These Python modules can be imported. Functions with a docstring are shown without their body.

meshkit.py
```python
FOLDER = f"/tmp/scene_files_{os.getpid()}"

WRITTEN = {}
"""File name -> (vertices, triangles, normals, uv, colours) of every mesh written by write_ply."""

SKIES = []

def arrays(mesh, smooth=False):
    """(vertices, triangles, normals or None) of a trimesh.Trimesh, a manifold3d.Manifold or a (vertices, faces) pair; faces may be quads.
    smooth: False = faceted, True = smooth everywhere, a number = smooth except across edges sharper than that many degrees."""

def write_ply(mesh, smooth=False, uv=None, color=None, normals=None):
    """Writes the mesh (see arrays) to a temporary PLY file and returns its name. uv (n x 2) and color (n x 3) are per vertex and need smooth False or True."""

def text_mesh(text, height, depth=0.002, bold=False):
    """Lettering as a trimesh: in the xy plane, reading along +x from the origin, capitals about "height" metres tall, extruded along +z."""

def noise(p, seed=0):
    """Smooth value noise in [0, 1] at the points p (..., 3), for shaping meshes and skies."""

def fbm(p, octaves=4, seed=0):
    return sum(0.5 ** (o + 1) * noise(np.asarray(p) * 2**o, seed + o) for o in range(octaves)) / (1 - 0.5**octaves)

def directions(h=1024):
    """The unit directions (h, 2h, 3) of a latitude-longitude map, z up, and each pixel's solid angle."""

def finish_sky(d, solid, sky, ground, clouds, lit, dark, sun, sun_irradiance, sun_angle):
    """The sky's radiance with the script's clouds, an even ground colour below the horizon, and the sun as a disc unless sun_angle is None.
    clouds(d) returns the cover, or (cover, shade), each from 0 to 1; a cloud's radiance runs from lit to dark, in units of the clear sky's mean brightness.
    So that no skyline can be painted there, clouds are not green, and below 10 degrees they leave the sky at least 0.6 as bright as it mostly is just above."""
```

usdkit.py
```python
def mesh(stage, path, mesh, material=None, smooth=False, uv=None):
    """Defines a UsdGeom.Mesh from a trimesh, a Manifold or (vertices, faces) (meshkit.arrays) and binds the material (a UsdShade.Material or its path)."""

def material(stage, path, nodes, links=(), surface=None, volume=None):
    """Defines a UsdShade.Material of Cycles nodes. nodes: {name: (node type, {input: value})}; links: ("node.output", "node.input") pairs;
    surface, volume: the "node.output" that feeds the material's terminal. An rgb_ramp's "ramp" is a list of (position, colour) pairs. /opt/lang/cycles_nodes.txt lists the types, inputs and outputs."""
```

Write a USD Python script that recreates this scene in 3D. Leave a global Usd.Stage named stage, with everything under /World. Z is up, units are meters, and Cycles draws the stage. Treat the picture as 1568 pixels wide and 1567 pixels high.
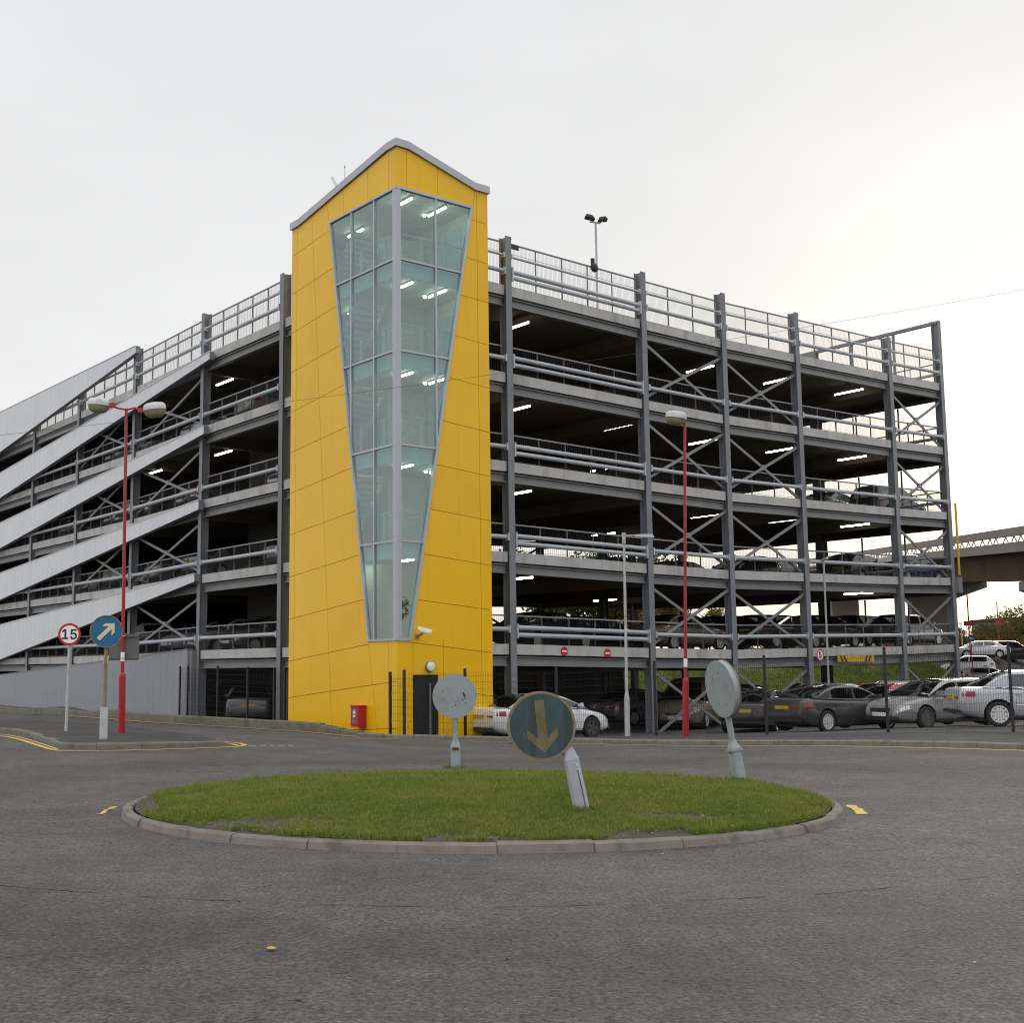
import math, random
import numpy as np, trimesh, manifold3d, shapely
from shapely.geometry import Polygon, LineString, box as sbox, Point
from shapely.ops import unary_union
from scipy.interpolate import RBFInterpolator
from pxr import Usd, UsdGeom, UsdLux, UsdShade, Gf, Sdf, Vt
import usdkit, meshkit

random.seed(7); RNG = np.random.default_rng(7)
stage = Usd.Stage.CreateInMemory()
UsdGeom.SetStageUpAxis(stage, UsdGeom.Tokens.z); UsdGeom.SetStageMetersPerUnit(stage, 1.0)
UsdGeom.Xform.Define(stage, '/World'); UsdGeom.Scope.Define(stage, '/World/Looks')

# ------------------------------------------------------------------ camera
EYE = np.array([0, 0, 1.65]); FPX, CXP, CYP = 1904.0, 662.0, 783.5
def cam_axes(pitch, roll):
    cp, sp = math.cos(pitch), math.sin(pitch); c, s = math.cos(roll), math.sin(roll)
    right, fwd, down = np.array([1, 0, 0.]), np.array([0, cp, sp]), np.array([0, sp, -cp])
    return np.array([c*right + s*down, -s*right + c*down, fwd])
CM = cam_axes(math.radians(7.18), math.radians(0.33))
cam = UsdGeom.Camera.Define(stage, '/World/camera')
cam.CreateFocalLengthAttr(24.0); cam.CreateHorizontalApertureAttr(24.0*1568/FPX); cam.CreateVerticalApertureAttr(24.0*1568/FPX)
cam.CreateHorizontalApertureOffsetAttr(24.0*(784-CXP)/FPX); cam.CreateClippingRangeAttr(Gf.Vec2f(0.1, 5000))
cam.CreateExposureAttr(0.0)
_m = np.eye(4); _m[0, :3], _m[1, :3], _m[2, :3], _m[3, :3] = CM[0], -CM[1], -CM[2], EYE
cam.AddTransformOp().Set(Gf.Matrix4d(*_m.ravel().tolist()))

# ------------------------------------------------------------------ sky and sun
SUN_AZ, SUN_EL = math.radians(27), math.radians(9)
SUN = np.array([math.sin(SUN_AZ)*math.cos(SUN_EL), math.cos(SUN_AZ)*math.cos(SUN_EL), math.sin(SUN_EL)])
dome = UsdLux.DomeLight.Define(stage, '/World/sky')
sky_mat = usdkit.material(stage, '/World/Looks/overcast_sky', {
    'tc': ('texture_coordinate', {}),
    'sky': ('sky_texture', {'sky_type': 'single_scattering', 'sun_disc': False, 'sun_elevation': SUN_EL, 'sun_rotation': SUN_AZ}),
    'sep': ('separate_xyz', {}),
    'grad': ('rgb_ramp', {'ramp': [(0.0, (.97, .89, .77)), (.05, (.93, .885, .82)), (.12, (.88, .87, .85)), (.24, (.84, .84, .84)), (.5, (.835, .84, .85)), (.72, (1.15, 1.17, 1.2)), (1.0, (1.6, 1.62, 1.66))]}),
    'map': ('mapping', {'scale': (1.0, 1.0, 2.6)}),
    'n1': ('noise_texture', {'scale': 1.7, 'detail': 6, 'roughness': .55}),
    'nr': ('map_range', {'from_min': .3, 'from_max': .7, 'to_min': .93, 'to_max': 1.06}),
    'mul': ('mix', {'mix_type': 'multiply', 'fac': 1.0}),
    'sund': ('combine_xyz', {'x': float(SUN[0]), 'y': float(SUN[1]), 'z': float(SUN[2])}),
    'dotn': ('mix', {'mix_type': 'multiply', 'fac': 1.0}),
    'dsep': ('separate_color', {'color_type': 'rgb'}),
    'd1': ('math', {'math_type': 'add'}), 'd2': ('math', {'math_type': 'add', 'use_clamp': True}),
    'pw': ('math', {'math_type': 'power', 'value2': 40.0}),
    'glow': ('mix', {'mix_type': 'mix', 'color1': (0, 0, 0), 'color2': (.42, .34, .18)}),
    'sum': ('mix', {'mix_type': 'add', 'fac': 1.0}),
    'ten': ('mix', {'mix_type': 'multiply', 'fac': 1.0, 'color2': (10, 10, 10)}),
    'all': ('mix', {'mix_type': 'mix', 'fac': .965}),
    'bg': ('background_shader', {'strength': 0.1})},
    [('tc.generated', 'sep.vector'), ('sep.z', 'grad.fac'), ('tc.generated', 'map.vector'), ('map.vector', 'n1.vector'), ('n1.fac', 'nr.value'),
     ('grad.color', 'mul.color1'), ('nr.result', 'mul.color2'), ('tc.generated', 'dotn.color1'), ('sund.vector', 'dotn.color2'), ('dotn.color', 'dsep.color'),
     ('dsep.r', 'd1.value1'), ('dsep.g', 'd1.value2'), ('d1.value', 'd2.value1'), ('dsep.b', 'd2.value2'), ('d2.value', 'pw.value1'), ('pw.value', 'glow.fac'),
     ('mul.color', 'sum.color1'), ('glow.color', 'sum.color2'), ('sum.color', 'ten.color1'), ('sky.color', 'all.color1'), ('ten.color', 'all.color2'), ('all.color', 'bg.color')],
    surface='bg.background')
UsdShade.MaterialBindingAPI.Apply(dome.GetPrim()).Bind(sky_mat)
sun = UsdLux.DistantLight.Define(stage, '/World/sun')
sun.CreateIntensityAttr(0.4); sun.CreateAngleAttr(14.0); sun.CreateNormalizeAttr(True); sun.CreateColorAttr(Gf.Vec3f(1.0, .86, .68))
_z = SUN; _x = np.cross([0, 0, 1], _z); _x /= np.linalg.norm(_x); _y = np.cross(_z, _x)
_m = np.eye(4); _m[0, :3], _m[1, :3], _m[2, :3] = _x, _y, _z
sun.AddTransformOp().Set(Gf.Matrix4d(*_m.ravel().tolist()))

# ------------------------------------------------------------------ measuring helpers (a pixel of the photograph to a point of the place)
def ray(px, py): return CM.T @ np.array([(px-CXP)/FPX, (py-CYP)/FPX, 1.0])
def on_plane(px, py, P, n):
    d = ray(px, py); n = np.asarray(n, float)
    return EYE + d*(((np.asarray(P, float)-EYE) @ n)/(d @ n))
def at_depth(px, py, y): return on_plane(px, py, (0, y, 0), (0, 1, 0))

# facade frames
V = np.array
A0 = V([2.7, 40.7, 0]); U = V([.8, .6, 0]); W = V([-.6, .8, 0]); UP = V([0, 0, 1.0])
Q0 = V([-5.4, 44.4, 0]); T0 = V([-1.06, 37.13, 0])
def uw(u, w, z=0.0): return A0 + U*u + W*w + UP*z

# ground heights
_ctl = [(0,-20,0),(0,0,0),(-12,0,0),(12,0,0),(-12,12,0),(12,12,.02),(0,11,0),(0,20,-.07),(-6,20,-.03),(7,20,-.04),(-18,53,-.15),(-10.4,43,-.15),(-4.7,36.9,-.15),(-1.8,32,-.15),
        (5.4,30,-.2),(11,24,.04),(6.2,34.7,-.27),(8.9,33,-.16),(11.3,31,.0),(13.5,29,.1),(7.8,44.5,-.67),(-1,37,-.38),(2.7,40.7,-.62),(-5.4,44.4,-.3),(-10,50.5,-.25),(-23,69,-.3),
        (12,38,-.3),(-12,53,-.5),(-17,60,-.6),(-23,68.2,-.65),(-27,73,-.65),(14.5,32.5,.06),(23.5,56,-.3),(18,50,-.5),(12,56,-.6),(22,30,.15),(40,30,.2),(40,60,0),(-30,25,0),(-30,50,-.1),(-45,80,-.3),(60,90,0),(0,80,-.5),(30,75,-.2)]
_c = np.array(_ctl, float); _rbf = RBFInterpolator(_c[:, :2], _c[:, 2], kernel='thin_plate_spline', smoothing=.6)
def sm(a, b, x): t = np.clip((x-a)/(b-a), 0, 1); return t*t*(3-2*t)
def ground_z(x, y):
    x, y = np.broadcast_arrays(np.asarray(x, float), np.asarray(y, float)); p = np.stack([x.ravel(), y.ravel()], 1)
    z = np.clip(_rbf(np.clip(p, [-45, -20], [60, 90])), -.75, .3).reshape(x.shape)
    z = z*(1-sm(120, 200, np.hypot(x, y)))
    q = (x-A0[0])*W[0] + (y-A0[1])*W[1]; s = (x-A0[0])*U[0] + (y-A0[1])*U[1]
    bank = sm(20.5, 28, q)*sm(-14, -2, s - 6)*2.75
    return z + bank + .012*sm(28, 60, q)*np.clip(q-28, 0, 60)*sm(-14, -2, s-6)
def gz(x, y): return float(ground_z(x, y))
def on_ground(px, py, lift=0.0):
    d = ray(px, py); ts = np.concatenate([np.linspace(2, 60, 1200), np.linspace(60.1, 300, 800)])
    P = EYE + ts[:, None]*d/d[1]; h = P[:, 2] - ground_z(P[:, 0], P[:, 1]) - lift
    k = int(np.argmax(h < 0)); 
    if h[k] >= 0: return P[-1]
    a, b = P[k-1], P[k]; f = h[k-1]/(h[k-1]-h[k]); return a + (b-a)*f

# ------------------------------------------------------------------ writing helpers
_used = {}
def numbered(path):
    k = _used.get(path, 0); _used[path] = k+1
    return path if k == 0 else '%s_%03d' % (path, k)
def par(p): return '/World' if p is None else (p if isinstance(p, str) else str(p.GetPath()))
def tag(p, label=None, cat=None, group=None, kind=None):
    p = p.GetPrim() if hasattr(p, 'GetPrim') else p
    for k, v in (('label', label), ('category', cat), ('group', group), ('kind', kind)):
        if v: p.SetCustomDataByKey(k, v)
    return p
def obj(name, mesh, mat, parent=None, label=None, cat=None, group=None, kind=None, smooth=False):
    if hasattr(mesh, 'mesh'): mesh = mesh.mesh()
    if isinstance(mesh, tuple):
        _f = np.asarray(mesh[1], int); _k, _i = np.unique(_f, return_inverse=True); mesh = (np.asarray(mesh[0], float)[_k], _i.reshape(_f.shape))
    p = usdkit.mesh(stage, numbered(par(parent) + '/' + name), mesh, mat, smooth=smooth)
    return tag(p, label, cat, group, kind)
def thing(name, label=None, cat=None, loc=(0, 0, 0), rotz=0.0, group=None, kind=None, parent=None, tilt=None):
    x = UsdGeom.Xform.Define(stage, numbered(par(parent) + '/' + name))
    if np.any(np.asarray(loc) != 0): x.AddTranslateOp().Set(Gf.Vec3d(*map(float, loc)))
    if tilt is not None: x.AddRotateXYZOp(opSuffix='tilt').Set(Gf.Vec3f(*tilt))
    if rotz: x.AddRotateZOp().Set(math.degrees(rotz))
    return tag(x, label, cat, group, kind)
def copy_of(src, name, loc, rotz, label, cat=None, group=None, scale=None):
    x = UsdGeom.Xform.Define(stage, numbered('/World/' + name)); p = x.GetPrim()
    x.AddTranslateOp(opSuffix='place').Set(Gf.Vec3d(*map(float, loc))); x.AddRotateZOp(opSuffix='place').Set(math.degrees(rotz))
    ops = x.GetOrderedXformOps()
    if scale is not None: ops = ops + [x.AddScaleOp(opSuffix='place')]; ops[-1].Set(Gf.Vec3f(*scale))
    x.SetXformOpOrder(ops)
    p.GetReferences().AddInternalReference(src.GetPath()); p.SetInstanceable(True)
    return tag(p, label, cat, group)

class MB:
    "collects boxes, bars, tubes and prisms, with an optional frame (origin, s axis, z axis, outward axis)"
    def __init__(s, O=(0, 0, 0), a=(1, 0, 0), b=(0, 0, 1), c=(0, -1, 0)):
        s.O, s.R = np.asarray(O, float), np.array([a, b, c], float); s.v, s.f, s.n = [], [], 0
    def add(s, v, f):
        s.v.append(s.O + np.asarray(v, float) @ s.R); s.f.append(np.asarray(f, int) + s.n); s.n += len(v); return s
    def box(s, x0, x1, y0, y1, z0, z1):
        return s.hexa([(x0,y0,z0),(x1,y0,z0),(x1,y1,z0),(x0,y1,z0),(x0,y0,z1),(x1,y0,z1),(x1,y1,z1),(x0,y1,z1)])
    def hexa(s, p):
        q = [(0,3,2,1),(4,5,6,7),(0,1,5,4),(1,2,6,5),(2,3,7,6),(3,0,4,7)]
        return s.add(p, [t for a,b,c,d in q for t in ((a,b,c),(a,c,d))])
    def bar(s, p, q, w, h, up=(0, 0, 1)):
        p, q = np.asarray(p, float), np.asarray(q, float); d = q-p; d = d/np.linalg.norm(d); up = np.asarray(up, float)
        x = np.cross(up, d); 
        if np.linalg.norm(x) < 1e-6: x = np.cross((1, .1, 0), d)
        x /= np.linalg.norm(x); y = np.cross(d, x)
        c = [p+x*i*w/2+y*j*h/2 for i, j in ((-1,-1),(1,-1),(1,1),(-1,1))]; e = [k+(q-p) for k in c]
        return s.hexa(c+e)
    def tube(s, pts, r, n=8, caps=True):
        pts = np.asarray(pts, float); r = np.broadcast_to(r, len(pts)); vs = []
        t = np.gradient(pts, axis=0) if len(pts) > 2 else np.repeat([pts[1]-pts[0]], 2, 0)
        t /= np.linalg.norm(t, axis=1, keepdims=True); up = V([0, 0, 1.0]) if abs(t[0][2]) < .9 else V([1.0, 0, 0])
        for i in range(len(pts)):
            x = np.cross(up, t[i]); x /= np.linalg.norm(x); y = np.cross(t[i], x)
            a = np.arange(n)*2*math.pi/n; vs.append(pts[i] + r[i]*(np.cos(a)[:, None]*x + np.sin(a)[:, None]*y))
        f = []
        for i in range(len(pts)-1):
            for j in range(n):
                a, b = i*n+j, i*n+(j+1) % n; f += [(a, b, b+n), (a, b+n, a+n)]
        vs = np.vstack(vs); k = len(vs)
        if caps:
            vs = np.vstack([vs, pts[0], pts[-1]]); m = (len(pts)-1)*n
            f += [(k, (j+1) % n, j) for j in range(n)] + [(k+1, m+j, m+(j+1) % n) for j in range(n)]
        return s.add(vs, f)
    def lathe(s, prof, c=(0, 0, 0), n=16, caps=True):
        "profile of (r, height) about the frame's second... local z axis"
        P = np.array(prof, float); a = np.arange(n)*2*math.pi/n; vs = []
        for r, h in P: vs.append(np.stack([r*np.cos(a), r*np.sin(a), np.full(n, h)], 1))
        f = []
        for i in range(len(P)-1):
            for j in range(n):
                x, y = i*n+j, i*n+(j+1) % n; f += [(x, y, y+n), (x, y+n, x+n)]
        vs = np.vstack(vs) + np.asarray(c, float); k = len(vs); m = (len(P)-1)*n
        if not caps: return s.add(vs, f)
        vs = np.vstack([vs, np.asarray(c)+[0, 0, P[0][1]], np.asarray(c)+[0, 0, P[-1][1]]])
        f += [(k, (j+1) % n, j) for j in range(n)] + [(k+1, m+j, m+(j+1) % n) for j in range(n)]
        return s.add(vs, f)
    def poly(s, g, d0, d1):
        "a shapely polygon in the frame's first two axes, extruded from d0 to d1 along the third"
        for q in getattr(g, 'geoms', [g]):
            if q.is_empty or q.geom_type != 'Polygon' or q.area < 1e-6: continue
            t = trimesh.creation.extrude_polygon(q, d1-d0, engine='earcut'); s.add(np.asarray(t.vertices)+[0, 0, d0], t.faces)
        return s
    def put(s, t): return s.add(t.vertices, t.faces)
    def mesh(s): 
        f = np.vstack(s.f)
        if np.linalg.det(s.R) < 0: f = f[:, ::-1]
        return (np.vstack(s.v), f)
WORLD = dict(O=(0, 0, 0), a=(1, 0, 0), b=(0, 1, 0), c=(0, 0, 1))
def wmb(): return MB(**WORLD)
FR = dict(O=A0, a=U, b=UP, c=-W)          # right facade frame: s, z, outward
FL = dict(O=Q0, a=W, b=UP, c=-U)          # left facade frame
TR = dict(O=T0, a=U, b=UP, c=-W); TL = dict(O=T0, a=W, b=UP, c=-U)

# ------------------------------------------------------------------ materials
LK = '/World/Looks/'
def plain(name, col, rough=.6, metal=0.0, var=.12, scale=3.0, bump=0.0, bscale=40.0, coat=0.0, spec=.5, dirt=None, dscale=1.2, streak=False, dlo=.52):
    "principled with a little tone variation and fine relief, in world coordinates"
    c = V(col, float)
    nd = {'g': ('geometry', {}), 'n': ('noise_texture', {'scale': scale, 'detail': 6, 'roughness': .6}),
          'r': ('rgb_ramp', {'ramp': [(.3, tuple(c*(1-var))), (.7, tuple(np.minimum(c*(1+var), .95)))]}),
          'p': ('principled_bsdf', {'roughness': rough, 'metallic': metal, 'coat_weight': coat, 'coat_roughness': .05, 'specular_ior_level': spec})}
    ln = [('g.position', 'n.vector'), ('n.fac', 'r.fac')]; src = 'r.color'
    if dirt is not None:
        nd['dm'] = ('mapping', {'scale': (1, 1, .18) if streak else (1, 1, 1)}); nd['dn'] = ('noise_texture', {'scale': dscale, 'detail': 7, 'roughness': .68})
        nd['dr'] = ('map_range', {'from_min': dlo, 'from_max': dlo+.2, 'to_min': 0, 'to_max': .75, 'clamp': True}); nd['dx'] = ('mix', {'color2': tuple(dirt)})
        ln += [('g.position', 'dm.vector'), ('dm.vector', 'dn.vector'), ('dn.fac', 'dr.value'), ('dr.result', 'dx.fac'), (src, 'dx.color1')]; src = 'dx.color'
    ln.append((src, 'p.base_color'))
    if bump:
        nd['bn'] = ('noise_texture', {'scale': bscale, 'detail': 4}); nd['b'] = ('bump', {'strength': bump, 'distance': .01})
        ln += [('g.position', 'bn.vector'), ('bn.fac', 'b.height'), ('b.normal', 'p.normal')]
    return usdkit.material(stage, LK + name, nd, ln, surface='p.BSDF')
def glow(name, col, strength):
    return usdkit.material(stage, LK + name, {'e': ('emission', {'color': col, 'strength': strength})}, [], surface='e.emission')
def pane(name, tint, mixf=.0, ior=1.5, rough=.0, grow=1.0, refl=(.95, .97, .98)):
    return usdkit.material(stage, LK + name, {'t': ('transparent_bsdf', {'color': tint}), 'g': ('glossy_bsdf', {'color': refl, 'roughness': rough}),
        'f': ('fresnel', {'IOR': ior}), 'k': ('math', {'math_type': 'multiply_add', 'value2': grow, 'value3': mixf, 'use_clamp': True}), 'm': ('mix_closure', {}),
        'ge': ('geometry', {}), 'nb': ('math', {'math_type': 'subtract', 'value1': 1.0}), 'ff': ('math', {'math_type': 'multiply'})},
        [('f.fac', 'k.value1'), ('ge.backfacing', 'nb.value2'), ('k.value', 'ff.value1'), ('nb.value', 'ff.value2'), ('ff.value', 'm.fac'), ('t.BSDF', 'm.closure1'), ('g.BSDF', 'm.closure2')], surface='m.closure')
M = {}
M['steel'] = plain('grey_painted_steel', (.185, .20, .22), .5, .0, .10, 2.0, dirt=(.12, .12, .12), dscale=2.2, streak=True)
M['galv'] = plain('galvanised_tube', (.42, .45, .48), .42, .35, .10, 1.5)
M['brace'] = plain('galvanised_brace', (.215, .22, .225), .55, .15, .12, 2.0)
M['concrete'] = plain('precast_concrete', (.455, .445, .43), .85, 0, .12, 1.6, bump=.25, bscale=30, dirt=(.20, .19, .18), dscale=1.7, streak=True)
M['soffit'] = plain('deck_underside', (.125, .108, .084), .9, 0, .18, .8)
M['deck'] = plain('deck_asphalt', (.08, .08, .08), .9, 0, .2, .6)
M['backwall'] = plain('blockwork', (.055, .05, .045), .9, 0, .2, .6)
M['band'] = plain('silver_cladding', (.60, .615, .65), .42, .15, .05, .7)
M['bandwall'] = plain('grey_cladding', (.255, .265, .30), .5, .1, .05, .7)
M['yellow'] = usdkit.material(stage, LK + 'yellow_panel', {'g': ('geometry', {}), 'o': ('object_info', {}), 'n': ('noise_texture', {'scale': .7, 'detail': 4}), 'mp': ('mapping', {'scale': (5.0, 5.0, .16)}), 'sn': ('noise_texture', {'scale': 1.6, 'detail': 6, 'roughness': .65}),
    'a': ('math', {'math_type': 'multiply_add', 'value2': .5, 'value3': 0.0}), 'b': ('math', {'math_type': 'add'}), 'r': ('rgb_ramp', {'ramp': [(.25, (.76, .425, .003)), (.60, (.82, .465, .004)), (.95, (.85, .49, .006))]}),
    'sr': ('map_range', {'from_min': .56, 'from_max': .80, 'to_min': 0.0, 'to_max': .35, 'clamp': True}), 'mx': ('mix', {'color2': (.42, .25, .03)}), 'wn': ('noise_texture', {'scale': 1.1, 'detail': 2}), 'bp': ('bump', {'strength': .25, 'distance': .02}), 'p': ('principled_bsdf', {'roughness': .24, 'specular_ior_level': .42})},
    [('g.position', 'n.vector'), ('o.random', 'a.value1'), ('a.value', 'b.value1'), ('n.fac', 'b.value2'), ('b.value', 'r.fac'), ('g.position', 'mp.vector'), ('mp.vector', 'sn.vector'), ('sn.fac', 'sr.value'), ('sr.result', 'mx.fac'), ('r.color', 'mx.color1'), ('mx.color', 'p.base_color'), ('g.position', 'wn.vector'), ('wn.fac', 'bp.height'), ('bp.normal', 'p.normal')], surface='p.BSDF')
M['backing'] = plain('joint_backing', (.20, .12, .012), .8)
M['fascia'] = plain('grey_aluminium', (.40, .41, .45), .4, .4, .04, 1.0)
M['mullion'] = plain('mullion_aluminium', (.42, .43, .47), .4, .3, .04, 1.0)
M['glass'] = pane('stair_glazing', (.73, .89, .84), .16, 1.55, 0.0, 1.0, (.82, .94, .98))
M['inwall'] = plain('pale_plaster', (.52, .56, .47), .8)
M['inblue'] = plain('pale_blue_steel', (.34, .48, .50), .5)
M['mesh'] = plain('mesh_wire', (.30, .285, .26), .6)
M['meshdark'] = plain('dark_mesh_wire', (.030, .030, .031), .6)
M['lamp'] = glow('fluorescent_tube', (1, .95, .82), 7.0)
M['lampin'] = glow('stair_fluorescent', (1, .96, .86), 15.0)
M['fitting'] = plain('lamp_fitting', (.5, .5, .48), .5)
M['red'] = plain('red_gloss_paint', (.29, .004, .013), .35, 0, .08, 2.0, coat=.3, dirt=(.25, .01, .02), dscale=2.5)
M['redsign'] = plain('red_sign_sheet', (.45, .010, .022), .4, 0, .03)
M['white'] = plain('white_paint', (.78, .78, .77), .5, 0, .03)
M['black'] = plain('black_paint', (.012, .012, .013), .5, 0, .1)
M['tyre'] = plain('tyre_rubber', (.016, .016, .016), .85, 0, .15)
M['rim'] = plain('alloy', (.62, .63, .64), .35, .4, .05)
M['rimdark'] = plain('dark_alloy', (.12, .12, .125), .35, .6, .05)
M['trim'] = plain('black_plastic', (.015, .015, .016), .6)
M['carglass'] = pane('car_window', (.22, .25, .25), .10, 1.5)
M['cabin'] = plain('cabin_trim', (.035, .034, .034), .8)
M['tail'] = plain('tail_lamp', (.22, .003, .008), .15, 0, .1, coat=.8)
M['head'] = plain('head_lamp', (.62, .64, .66), .12, .3, .05, coat=.8)
M['plate_y'] = plain('yellow_plate', (.50, .34, .02), .5)
M['plate_w'] = plain('white_plate', (.75, .75, .72), .5)
def carpaint(name, col, metal=.35): return plain(name, col, .32, metal, .02, 1.0, coat=.9)
# ------------------------------------------------------------------ ground, roads, markings
RC, RR = V([.56, 15.67]), 4.275
def asphalt(name, tone, coarse=1.0, ring=False):
    t = V(tone)
    nd = {'g': ('geometry', {}), 'a': ('noise_texture', {'scale': 30*coarse, 'detail': 6, 'roughness': .78}), 'b': ('noise_texture', {'scale': .55, 'detail': 6, 'roughness': .62}),
          'c': ('noise_texture', {'scale': 240.0, 'detail': 2}), 'e': ('noise_texture', {'scale': 4.5, 'detail': 6, 'roughness': .75}),
          'ar': ('rgb_ramp', {'ramp': [(.34, tuple(t*.15)), (.43, tuple(t*.62)), (.52, tuple(t*1.08)), (.60, tuple(t*1.45)), (.70, tuple(t*2.6))]}),
          'br': ('map_range', {'from_min': .3, 'from_max': .7, 'to_min': .74, 'to_max': 1.26}), 'er': ('map_range', {'from_min': .3, 'from_max': .7, 'to_min': .72, 'to_max': 1.28}),
          'm1': ('mix', {'mix_type': 'multiply', 'fac': 1.0}), 'm2': ('mix', {'mix_type': 'multiply', 'fac': 1.0}),
          'bp': ('bump', {'strength': .9, 'distance': .014}), 'p': ('principled_bsdf', {'roughness': .86, 'specular_ior_level': .35})}
    ln = [('g.position', 'a.vector'), ('g.position', 'b.vector'), ('g.position', 'c.vector'), ('g.position', 'e.vector'), ('a.fac', 'ar.fac'), ('b.fac', 'br.value'), ('e.fac', 'er.value'),
          ('ar.color', 'm1.color1'), ('br.result', 'm1.color2'), ('m1.color', 'm2.color1'), ('er.result', 'm2.color2'), ('a.fac', 'bp.height'), ('bp.normal', 'p.normal')]
    out = 'm2.color'
    if ring:   # smoother, browner surfacing laid round the island, tyre-polished track beyond its joint
        nd.update({'s': ('separate_xyz', {}), 'x': ('math', {'math_type': 'add', 'value2': -float(RC[0])}), 'y': ('math', {'math_type': 'add', 'value2': -float(RC[1])}),
                   'x2': ('math', {'math_type': 'multiply'}), 'y2': ('math', {'math_type': 'multiply'}), 'q': ('math', {'math_type': 'add'}), 'r': ('math', {'math_type': 'sqrt'}),
                   'rr': ('rgb_ramp', {'ramp': [(0, (1.05, 1.0, .98)), (.262, (1.05, 1.0, .98)), (.275, (.98, .99, .97)), (.33, (.80, .80, .79)), (.40, (.98, .98, .96)), (1, (1, 1, 1))]}),
                   'rs': ('math', {'math_type': 'multiply', 'value2': .04}), 'm3': ('mix', {'mix_type': 'multiply', 'fac': 1.0})})
        ln += [('g.position', 's.vector'), ('s.x', 'x.value1'), ('s.y', 'y.value1'), ('x.value', 'x2.value1'), ('x.value', 'x2.value2'), ('y.value', 'y2.value1'), ('y.value', 'y2.value2'),
               ('x2.value', 'q.value1'), ('y2.value', 'q.value2'), ('q.value', 'r.value1'), ('r.value', 'rs.value1'), ('rs.value', 'rr.fac'), (out, 'm3.color1'), ('rr.color', 'm3.color2')]
        out = 'm3.color'
    ln.append((out, 'p.base_color'))
    return usdkit.material(stage, LK + name, nd, ln, surface='p.BSDF')
M['asphalt'] = asphalt('worn_asphalt', (.097, .092, .086), 1.0, True)
M['pave'] = asphalt('pavement_asphalt', (.062, .059, .055), 1.3)
M['seam'] = plain('tar_seam', (.045, .043, .041), .8)
M['kerb'] = plain('kerb_concrete', (.185, .17, .145), .85, 0, .2, 5.0, bump=.4, bscale=60, dirt=(.055, .045, .028), dscale=2.6)
M['kerbold'] = plain('mossy_kerb', (.155, .148, .115), .9, 0, .25, 3.0, bump=.4, bscale=60, dirt=(.06, .055, .03), dscale=1.6)
M['kerbr'] = plain('roundabout_kerb', (.165, .14, .122), .85, 0, .15, 4.0, bump=.4, bscale=70, dirt=(.045, .038, .034), dscale=2.6)
M['yline'] = plain('yellow_line_paint', (.60, .40, .09), .7, 0, .18, 9.0, dirt=(.14, .12, .09), dscale=5.0)
M['wline'] = plain('white_line_paint', (.5, .5, .48), .7, 0, .2, 9.0, dirt=(.10, .10, .10), dscale=6.0)
M['soil'] = plain('bare_soil', (.06, .048, .035), .95, 0, .4, 14.0, bump=.8, bscale=50)
M['turf'] = plain('turf_base', (.085, .11, .018), .95, 0, .4, 5.0, bump=.6, bscale=60)
def axis(near, n0, n1, step, far):
    a = list(np.arange(n0, n1+.01, step)); x = step
    while a[-1] < far: x *= 1.35; a.append(a[-1]+x)
    x = step
    while a[0] > -far: x *= 1.35; a.insert(0, a[0]-x)
    return np.array(a)
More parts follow.
